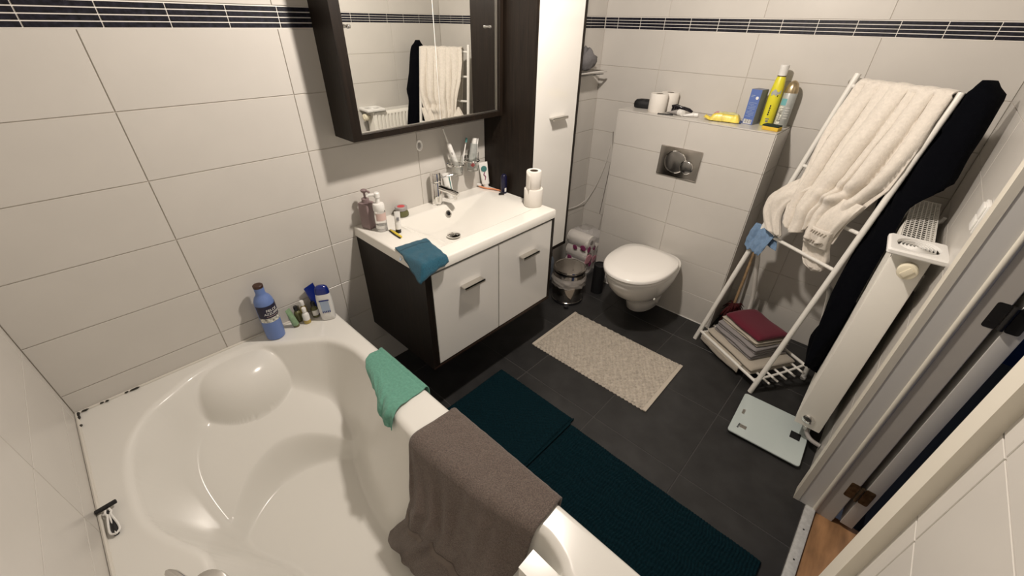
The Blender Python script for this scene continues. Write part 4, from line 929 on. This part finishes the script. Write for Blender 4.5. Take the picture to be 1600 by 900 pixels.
MB().box((-.089, .098, .0242), (.022, .030, .0005)).build('logo_patch', 'alu', t, world=False, smooth=False)
MB().box((.012, .122, .0242), (.034, .012, .0005)).build('small_patch', 'alu', t, world=False, smooth=False)
b = MB()
for k in range(6): b.box((-.108+.0065*k*.9, .118-.0005*k, .0246), (.0042, .008-(k % 3)*.0018, .0004))
b.build('logo_print', 'ink_black', t, world=False, smooth=False)['kind'] = 'stuff'

# ------------------------------------------------------------------ towel ladder (local frame: X along the rungs, Y back, Z up)
LW, LEAN, LTOP = .455, .243, 1.462
TH_ = 1.045
LO = Vector((2.529, -1.178, 0)); LR = (0, 0, atan2(-sin(TH_), -cos(TH_)))
LM = Matrix.Translation(LO) @ Euler(LR).to_matrix().to_4x4()
def rail_x(side, h): return (.114*h/1.457 if side == 0 else 1.0-.0*h)*LW
def lp(s, h, off=0): return Vector((s*LW, LEAN*h-off*.972, h+off*.233))
def lad(): return dict(loc=LO, rot=LR)
t = thing('towel_ladder', 'white metal towel ladder with a bottom shelf leaning towards the toilet wall', 'towel ladder', LO, LR)
for s_ in (0, 1):
    top = LTOP if s_ == 0 else 1.440
    MB().tube([(rail_x(s_, h), LEAN*h, h+.001) for h in (0, .5, 1.0, top)], .0125, 14).build('rail', 'white_metal', t, world=False)
    pts = crom([(rail_x(s_, .64), LEAN*.64+.012, .645), (rail_x(s_, .6)-.000, LEAN*.64+.055, .60), (rail_x(s_, .5), .265, .44), (rail_x(s_, .3), .325, .25), (rail_x(s_, .1), .352, .07), (rail_x(s_, 0), .357, .001)], 6)
    leg = MB().tube(pts, .0120, 14).build('rear_leg', 'white_metal', t, world=False)
    MB().lathe([(.0128, 0), (.0128, .006), (.010, .009), (0, .0095)], 16).xf(Matrix.Translation(pts[0]+Vector((0, 0, -.001)))).build('end_cap', 'white_plastic', leg, world=False)
    MB().lathe([(.0135, 0), (.0135, .020), (.0122, .022)], 16).xf(Matrix.Translation((rail_x(s_, 0), .357, .0005))).build('foot_cap', 'white_plastic', leg, world=False)
for h in (.72, .893, 1.067, 1.243, 1.415):
    MB().tube([(rail_x(0, h), LEAN*h, h), (rail_x(1, h), LEAN*h, h)], .0085, 12).build('rung', 'white_metal', t, world=False)
MB().tube([(0, .016, .064), (LW, .016, .064)], .0085, 12).build('shelf_bar', 'white_metal', t, world=False)
MB().tube([(0, .352, .085), (LW, .352, .085)], .0085, 12).build('shelf_bar', 'white_metal', t, world=False)
def shy(y): q = (y-.016)/.336; return .064+.021*q-.115*q*(1-q)*.42
for s_ in (0, 1):
    b = MB(); pts = [(.022 if s_ == 0 else LW-.022, .016+.336*k/12, shy(.016+.336*k/12)) for k in range(13)]
    b.tube(pts, .0065, 8).build('shelf_side', 'white_metal', t, world=False)
for k in range(5):
    y = .016+.336*(k+1)/6
    MB().tube([(-.012, y, shy(y)+.006), (LW+.028, y, shy(y)+.006)], .0062, 10).build('shelf_slat', 'white_metal', t, world=False)

# beige bathrobe over the ladder
RL = [(.76, .33), (.84, .31), (.90, .27), (.965, .255), (1.0, .262), (1.08, .248), (1.20, .200), (1.32, .190), (1.42, .205)]
RR = [(.74, .84), (.80, .855), (.86, .853), (.915, .858), (.97, .90), (1.025, .945), (1.08, .995), (1.16, 1.006), (1.25, 1.0), (1.34, .985), (1.42, .985)]
HB = [(0, .84), (.12, .80), (.26, .785), (.40, .80), (.5, .83), (.6, .80), (.8, .79), (1, .815)]
HT = 1.425
FOLDS = [(.02, .07, .9), (.17, .085, 1.0), (.33, .07, .8), (.47, .10, 1.1), (.63, .06, .7), (.76, .085, 1.15), (.93, .075, .9)]
def robe_fold(u, q):
    o = 0
    for c, w_, a in FOLDS:
        cc = c-.20*sst(q*1.1)*(c*(1.15-c))*2.2+.025*nz(c*20, q*3); ww = w_*(1+.25*nz(c*9, q*2, 4))
        d = abs(u-cc)/ww; o = max(o, a*max(0, 1-d*d)**.55) if d < 1 else o
    for c, w_, a in ((.40, .03, .5), (.70, .025, .5), (.10, .03, .4)):
        cc = c-.34*q*c; o += a*.45*math.exp(-((u-cc)/w_)**2)*sst((q-.15)*2)
    return o
def robe(u, v):
    # v < .22 back side, .22 - .28 over the top rung, then down the front
    if v < .22:
        h = .98+(HT-.98)*(v/.22); s = .24+.74*u; fold = .010*sin(u*19+3*h)
        return lp(s, h, -.040-.02*(1-v/.22)-abs(fold)+ .0)
    if v < .28:
        a = pi*(v-.22)/.06; s = .215+.77*u; c = -.006*cos(a)*5.5
        return lp(s, HT+.016*sin(a)+.006*robe_fold(u, 0)*sin(a), c+.004*sin(u*31))
    q = (v-.28)/.72; hb = ip(HB, u)
    h = HT-(HT-hb)*q; a, b_ = ip(RL, h), ip(RR, h); s = a+(b_-a)*u
    off = .018+(.018+.032*sst(q*1.8))*robe_fold(u, q)
    off += .034*math.exp(-((h-.985)/.022)**2-((u-.62-.6*(h-.985))/.17)**2)-.02*math.exp(-((h-1.025)/.018)**2-((u-.60)/.15)**2)
    off += .022*math.exp(-((h-.90)/.05)**2-((u-.40)/.16)**2)
    return lp(s, h, off+.0015*nz(u*30, q*30)+.005*nz(u*7, q*6, 9))
o = MB().grid(robe, 140, 130).build('bathrobe', 'beige_towel', angle=180, loc=LO, rot=LR)
tag(solid(o, .007), 'beige fleece bathrobe draped over the top rung of the white ladder', 'bathrobe')
def tube_sleeve(path, n=40, m=26, close0=.25, seed=0):
    P = crom([Vector(p) for p in path], 10); K = len(P)-1; rings = []
    for k, p in enumerate(P):
        q = k/K; s, h, off = p; hw = ip(HW, q); th_ = ip(TK, q)
        end = min(1, (1-q)/.07+.12) if q > .93 else 1
        rings.append([lp(s+hw*end*math.copysign(abs(cos(2*pi*i/n))**.8, cos(2*pi*i/n)), h-.010*nz(i*.5, seed)*q, off+th_*end*sin(2*pi*i/n)+.010*nz(cos(2*pi*i/n)*2.5+seed, sin(2*pi*i/n)*1.5, q*3)+.004*sin(8*2*pi*i/n+q*6)*(1-q*.4)) for i in range(n)])
    return MB().loft(rings)
HW, TK = [(0, .14), (.3, .13), (.6, .125), (1, .10)], [(0, .012), (.4, .026), (1, .022)]
tube_sleeve([(.36, 1.02, .035), (.25, .96, .052), (.155, .895, .056), (.150, .83, .050), (.21, .775, .036), (.27, .738, .030)], seed=1).build('sleeve', 'beige_towel', o, world=False, angle=180)
HW, TK = [(0, .14), (.4, .135), (.7, .148), (.85, .12), (1, .075)], [(0, .012), (.4, .028), (.75, .024), (1, .014)]
SLV = [(.80, 1.00, .045), (.755, .93, .052), (.715, .86, .042), (.70, .80, .014), (.715, .745, -.020), (.742, .70, -.030), (.755, .668, -.032)]
sl_ = tube_sleeve(SLV, seed=4).build('sleeve', 'beige_towel', o, world=False, angle=180)
def cuff(u, v, lift=0):
    h = .775+.085*v; q = sst((h-.72)/.14); s = .705-.128+.256*u+.03*(h-.80)
    return lp(s, h, -.002+.052*q+.026*sin(pi*u)**.6+lift)
solid(MB().grid(cuff, 18, 10).build('cuff_band', 'beige_towel', sl_, world=False, angle=180), .006)
b = MB()
for r_ in range(2):
    for k in range(9):
        b.tube([cuff(.05+.9*k/9, .18+.5*r_, .006), cuff(.11+.9*k/9, .34+.5*r_, .006)], .0024, 6)
b.build('cuff_stitching', 'sand_towel', sl_, world=False)['kind'] = 'stuff'

# navy bathrobe hanging over the right rail
NL = [(.30, 1.27), (.36, 1.24), (.46, 1.17), (.58, 1.09), (.70, 1.03), (.80, 1.0), (.90, .985), (1.0, .93), (1.10, .86), (1.2, .85), (1.30, .90), (1.40, .975), (1.475, 1.03)]
NR = [(.30, 1.34), (.40, 1.34), (.60, 1.36), (.75, 1.34), (.90, 1.36), (1.02, 1.355), (1.16, 1.30), (1.25, 1.265), (1.31, 1.255), (1.38, 1.235), (1.44, 1.21), (1.475, 1.15)]
IM = LM.inverted()
def navy_ring(h, n=48):
    a, b_ = ip(NL, h), ip(NR, h); c = (a+b_)/2; hw = (b_-a)/2; out = []
    thk = .055+.010*nz(h*4, 5); close = sst((1.49-h)/.05); hw *= .55+.45*close; thk *= .45+.55*close
    for i in range(n):
        an = 2*pi*i/n; s = c+hw*math.copysign(abs(cos(an))**.7, cos(an)); y = thk*math.copysign(abs(sin(an))**.8, sin(an))
        y += .012*nz(s*13+h*1.2, h*1.6, 3)+.004*nz(s*30, h*6, 8)
        p = lp(s, h, 0); front = .0
        p.y += .012+thk*.55-y
        if s < 1.045: p.y = max(p.y, LEAN*h+.020)          # stays behind the rail and the rungs
        if h < .38 : p.z += .02*nz(an*2, 4)
        W_ = LM @ p
        W_.y = max(W_.y, -1.900+.126*sst((1.22-W_.z)/.19))     # stays off the wall and in front of the radiator
        out.append(IM @ W_)
    return out
b = MB().loft([navy_ring(.30+1.185*k/60) for k in range(61)])
o = b.build('bathrobe', 'navy', angle=180, loc=LO, rot=LR)
tag(o, 'dark navy fleece bathrobe hung on the right rail of the ladder above the radiator', 'bathrobe')
def sleeve(k, n=28):
    q = k/16; h = .60-.36*q; c = lp(1.145+.10*q+.03*sin(q*7), h, 0); r = .052-.006*q
    return [Vector((c.x+r*1.1*cos(2*pi*i/n)*(1+.12*nz(i*.7, q*4)), max(c.y+.075+.05*q+r*.7*sin(2*pi*i/n), LEAN*h+.03), h)) for i in range(n)]
MB().loft([sleeve(k) for k in range(17)]).build('sleeve', 'navy', o, world=False, angle=180)

# small light blue cloth on the lowest rung, by the left rail
def lb(u, v):
    s = .0+.26*u; k = (v-.42)*.20
    h = .722-abs(k)*(1.0 if k > 0 else .72)+.004
    if k < 0: off = -.013-.005*nz(u*6, v*4); s += .06*(-k/.08)
    else: off = .013+.012*abs(sin(u*7+v*3))*min(1, k*14)+.004*nz(u*9, v*9)
    if abs(k) < .014: off *= abs(k)/.014; h = .722+.0115*cos(k/.014*pi/2)
    if k > 0: s = s*(1-.25*k/.116*(u))+.018*k/.116; h -= .028*u*(1-u)*4*(k/.116)*0+.030*nz(u*4+2, 1)*(k/.116)
    s += (-.02 if u < .05 and k > 0 else 0)
    return lp(s, h+.018*(1-u)*(1 if k > 0 else 1)*(1-u), off+(.016 if u < .18 and k > -.005 else 0)*(1-u/.18 if u < .18 else 0))
o = MB().grid(lb, 34, 34).build('face_cloth', 'lightblue', angle=180, loc=LO, rot=LR)
tag(solid(o, .003), 'light blue face cloth hanging on the lowest rung by the left rail', 'washcloth')

# folded towels on the shelf
def folded(name, label, m, x0, x1, y0, y1, z0, hgt, layers, seed, slope=.0):
    """a folded towel: layers joined by rounded folds along the front edge, open towards the right"""
    b = MB(); n = 40; lh = hgt/layers; rr = random.Random(seed)
    sk, dx = (rr.random()-.5)*.05, (rr.random()-.5)*.012
    for k in range(layers):
        def f(u, v, k=k):
            a = 2*pi*u; cx_, sx_ = cos(a), sin(a); vv = 2*v-1
            end = (1-abs(vv)**8)**.5 if abs(vv) < 1 else 0
            y = (y0+y1)/2+(y1-y0)/2*math.copysign(abs(cx_)**.42, cx_)*(.97+.03*end)+.009*nz(v*3+k*.7, seed)-.005*(k % 2)+sk*(x1-x0)*vv
            x = (x0+x1)/2+dx*k+(x1-x0)/2*vv+.010*nz(seed*3+k, y*9)+.004*cx_
            sag = -.004*cx_*cx_+.0045*nz(x*7+seed, y*7, k*.4)
            z = z0+lh*(k+.5)+lh*.56*math.copysign(abs(sx_)**.8, sx_)*(.35+.65*end)+sag+slope*(x-x0)
            return Vector((x, y, z))
        o0 = len(b.v); b.grid(f, n, 30)
        for e in (0, 30): b.f.append(tuple(o0+e*(n+1)+i for i in range(n)))
    o = b.build(name, m, angle=95, loc=LO, rot=LR)
    return tag(o, label, 'towel', 'folded towels on the ladder shelf')
zb = .0735
o = folded('folded_towel', 'large sand-coloured folded towel at the bottom of the ladder shelf stack', 'sand_towel', .035, .400, .030, .325, zb-.018, .054, 2, 1)
fl2 = MB().grid(lambda u, v: Vector((.035+.30*u, .030-.022*sst(v*2.2)-.003*nz(u*6, v*3), zb+.004-.062*v*(1-.35*abs(u-.5)))), 20, 10)
solid(fl2.build('drooping_edge', 'sand_towel', o, world=False, angle=180), .006)
folded('folded_towel', 'lower grey folded towel in the middle of the ladder shelf stack', 'grey_towel', .060, .350, .055, .300, zb+.0365, .039, 2, 4)
folded('folded_towel', 'upper grey folded towel under the narrow sand towel on the shelf', 'grey_towel', .068, .345, .065, .290, zb+.0755, .038, 2, 6)
folded('folded_towel', 'narrow sand-coloured folded towel just below the maroon towel', 'sand_towel', .080, .340, .075, .280, zb+.1135, .034, 2, 9)
folded('folded_towel', 'maroon folded towel on top of the ladder shelf stack', 'maroon', .088, .335, .072, .275, zb+.147, .030, 1, 12)
# duster behind the ladder
t = thing('duster', 'wooden-handled duster with dark red fibres behind the ladder', 'duster', (2.825, -1.262, 0), (0, 0, 0))
MB().tube([(2.842, -1.262, .13), (2.880, -1.258, .34), (2.912, -1.250, .56)], .0085, 10).build('handle', 'wood', t)
b = MB(); rr = random.Random(2)
for k in range(150):
    a, e = rr.random()*2*pi, rr.random(); r = .045*sqrt(rr.random()); p = Vector((2.835, -1.265, .155)); q = Vector((2.825+.055*cos(a)*(.4+e), -1.268+.05*sin(a)*(.4+e), .004+.13*rr.random()))
    b.tube([p+(q-p)*.1, p+(q-p)*.6+Vector((0, 0, .015)), q], [.003, .004, .0015], 5)
b.build('fibres', 'redfuzz', t)['kind'] = 'stuff'

# ------------------------------------------------------------------ radiator
rx0, rx1, ryf, ryb, rz0, rz1 = 2.110, 2.800, -1.782, -1.884, .118, 1.003
t = thing('radiator', 'white panel radiator with top grille on the wall beside the doorway', 'radiator', (2.45, -1.84, rz0))
prof = [(rx0+.012, ryf-.004), (rx0+.022, ryf)]; x = rx0+.030
while x < rx1-.04:
    prof += [(x, ryf), (x+.006, ryf-.009), (x+.013, ryf-.009), (x+.019, ryf)]; x += .0333
prof += [(rx1-.022, ryf), (rx1-.012, ryf-.004)]
b = MB(); n = len(prof); zs_ = (rz0+.004, rz0+.03, rz0+.05, rz1-.05, rz1-.03, rz1-.004)
def pz(k, x, y): return y if k in (2, 3) else max(y, ryf) if k in (1, 4) else ryf-.004
b.v = [Vector((x, pz(k, x, y), z)) for k, z in enumerate(zs_) for x, y in prof]; b.f = [(k*n+i, k*n+i+1, (k+1)*n+i+1, (k+1)*n+i) for k in range(5) for i in range(n-1)]
solid(b.build('front_panel', 'radiator', t, angle=30), .0015, off=1)
MB().bb((rx0+.02, ryb, rz0+.004), (rx1-.02, ryb+.012, rz1-.012), bev=.004).build('rear_panel', 'radiator', t)
for a, b_ in ((rx0, rx0+.013), (rx1-.013, rx1)):
    MB().bb((a, ryb, rz0), (b_, ryf-.001, rz1), bev=.006).build('side_cover', 'radiator', t)
b = MB()
for k in range(8): y = ryb+.006+(ryf-ryb-.012)*k/7; b.bb((rx0+.008, y-.0016, rz1-.0018), (rx1-.008, y+.0016, rz1))
k = 0
while rx0+.02+.0235*k < rx1-.014: b.bb((rx0+.0180+.0235*k, ryb+.004, rz1-.0016), (rx0+.0225+.0235*k, ryf-.004, rz1-.0002)); k += 1
b.build('top_grille', 'white_metal', t, smooth=False)['kind'] = 'stuff'
b = MB()
for k in range(24): b.bb((rx0+.03+k*.027, ryb+.018, rz0+.05), (rx0+.032+k*.027, ryf-.018, rz1-.16))
b.build('convector_fins', 'black_matte', t, smooth=False)['kind'] = 'stuff'  # fins coloured black, shade under the grille put into their colour
v_ = MB().lathe([(.010, 0), (.010, .014), (.0215, .016), (.0265, .022), (.0275, .050), (.0255, .055), (.020, .057), (0, .0575)], 28, axis='x').xf(Matrix.Translation((rx0, -1.838, .957)) @ Matrix.Rotation(pi, 4, 'Z')).build('thermostat_knob', 'cream_plastic', t)
MB().box((rx0-.0585, -1.838, .957), (.004, .018, .034), rot=(radians(35), 0, 0), bev=.001).build('knob_face', 'cream_plastic', v_)
MB().lathe([(.0235, 0), (.0235, .005), (.019, .0085), (.013, .0095), (.012, .006), (0, .006)], 26, axis='x').xf(Matrix.Translation((rx0, -1.826, .166)) @ Matrix.Rotation(pi, 4, 'Z')).build('side_plug', 'chrome', t)
MB().tube(crom([(rx0+.03, -1.838, rz0+.004), (rx0+.028, -1.840, .090), (rx0+.012, -1.853, .072), (rx0-.002, -1.875, .065), (rx0-.006, -1.9090, .062)], 6), .0095, 12).build('supply_pipe', 'grey_plastic', t)
MB().lathe([(.0125, 0), (.0125, .026), (0, .026)], 16, (rx0+.03, -1.838, rz0-.032)).build('lockshield_valve', 'steel', t)
MB().tube([(rx1-.18, ryb-.001, rz1-.030), (rx1-.18, ryb-.012, rz1-.022), (rx1-.185, ryb-.016, rz1-.004)], [.008, .008, .006], 12).build('bleed_valve', 'white_plastic', t)
for x in (2.3, 2.62): MB().bb((x, -D+.0004, .80), (x+.03, ryb+.002, .86)).build('wall_bracket', 'radiator', t, smooth=False)
# round air vent cover left on top of the radiator
t = thing('vent_cover', 'square white vent cover with round louvre lying on top of the radiator', 'vent cover', (2.138, -1.836, rz1+.0008), radians(4))
MB().loft([rrect(.078, .078, .008, 0), rrect(.080, .080, .009, .004), rrect(.080, .080, .009, .014), rrect(.074, .074, .008, .0195), rrect(.0605, .0605, .055, .020), rrect(.0585, .0585, .055, .0195), rrect(.056, .056, .053, .010)], cap=False).build('frame', 'white_plastic', t, world=False, angle=25)
MB().lathe([(.055, .006), (0, .006)], 40).build('backing', 'white_plastic', t, world=False)
for k in range(5):
    r = .048-.0095*k; MB().lathe([(r-.0030, .0075), (r-.0042, .0165), (r-.0026, .0175), (r+.001, .0085), (r-.0030, .0075)], 40).build('louvre_ring', 'white_plastic', t, world=False)
# light switch on the wall by the door frame
t = thing('light_switch', 'white double rocker light switch on the tiles next to the door frame', 'switch', (2.005, -D, 1.19), (0, 0, 0))
MB().bb((1.965, -D+.0003, 1.150), (2.045, -D+.0105, 1.232), bev=.003).build('plate', 'white_plastic', t)
for z in (1.156, 1.193): MB().bb((1.973, -D+.0106, z), (2.037, -D+.0155, z+.033), bev=.002).build('rocker', 'white_plastic', t)

# repeats share a group
GROUPS = (('toilet_roll', 'toilet rolls'), ('small_bottle', 'small bottles on the tub ledge'), ('toothbrush', 'manual toothbrushes at the washbasin'), ('toothpaste_tube', 'toothpaste tubes at the washbasin'), ('tumbler_holder', 'wall tumblers above the washbasin'), ('bath_mat', 'teal bath mats'), ('bathrobe', 'bathrobes on the towel ladder'), ('cosmetic_tube', 'tubes on the tiled ledge'))
for ob in list(COL.objects):
    if ob.parent is None and 'category' in ob:
        for nm, gname in GROUPS:
            if ob.name.split('.')[0] == nm: ob['group'] = gname
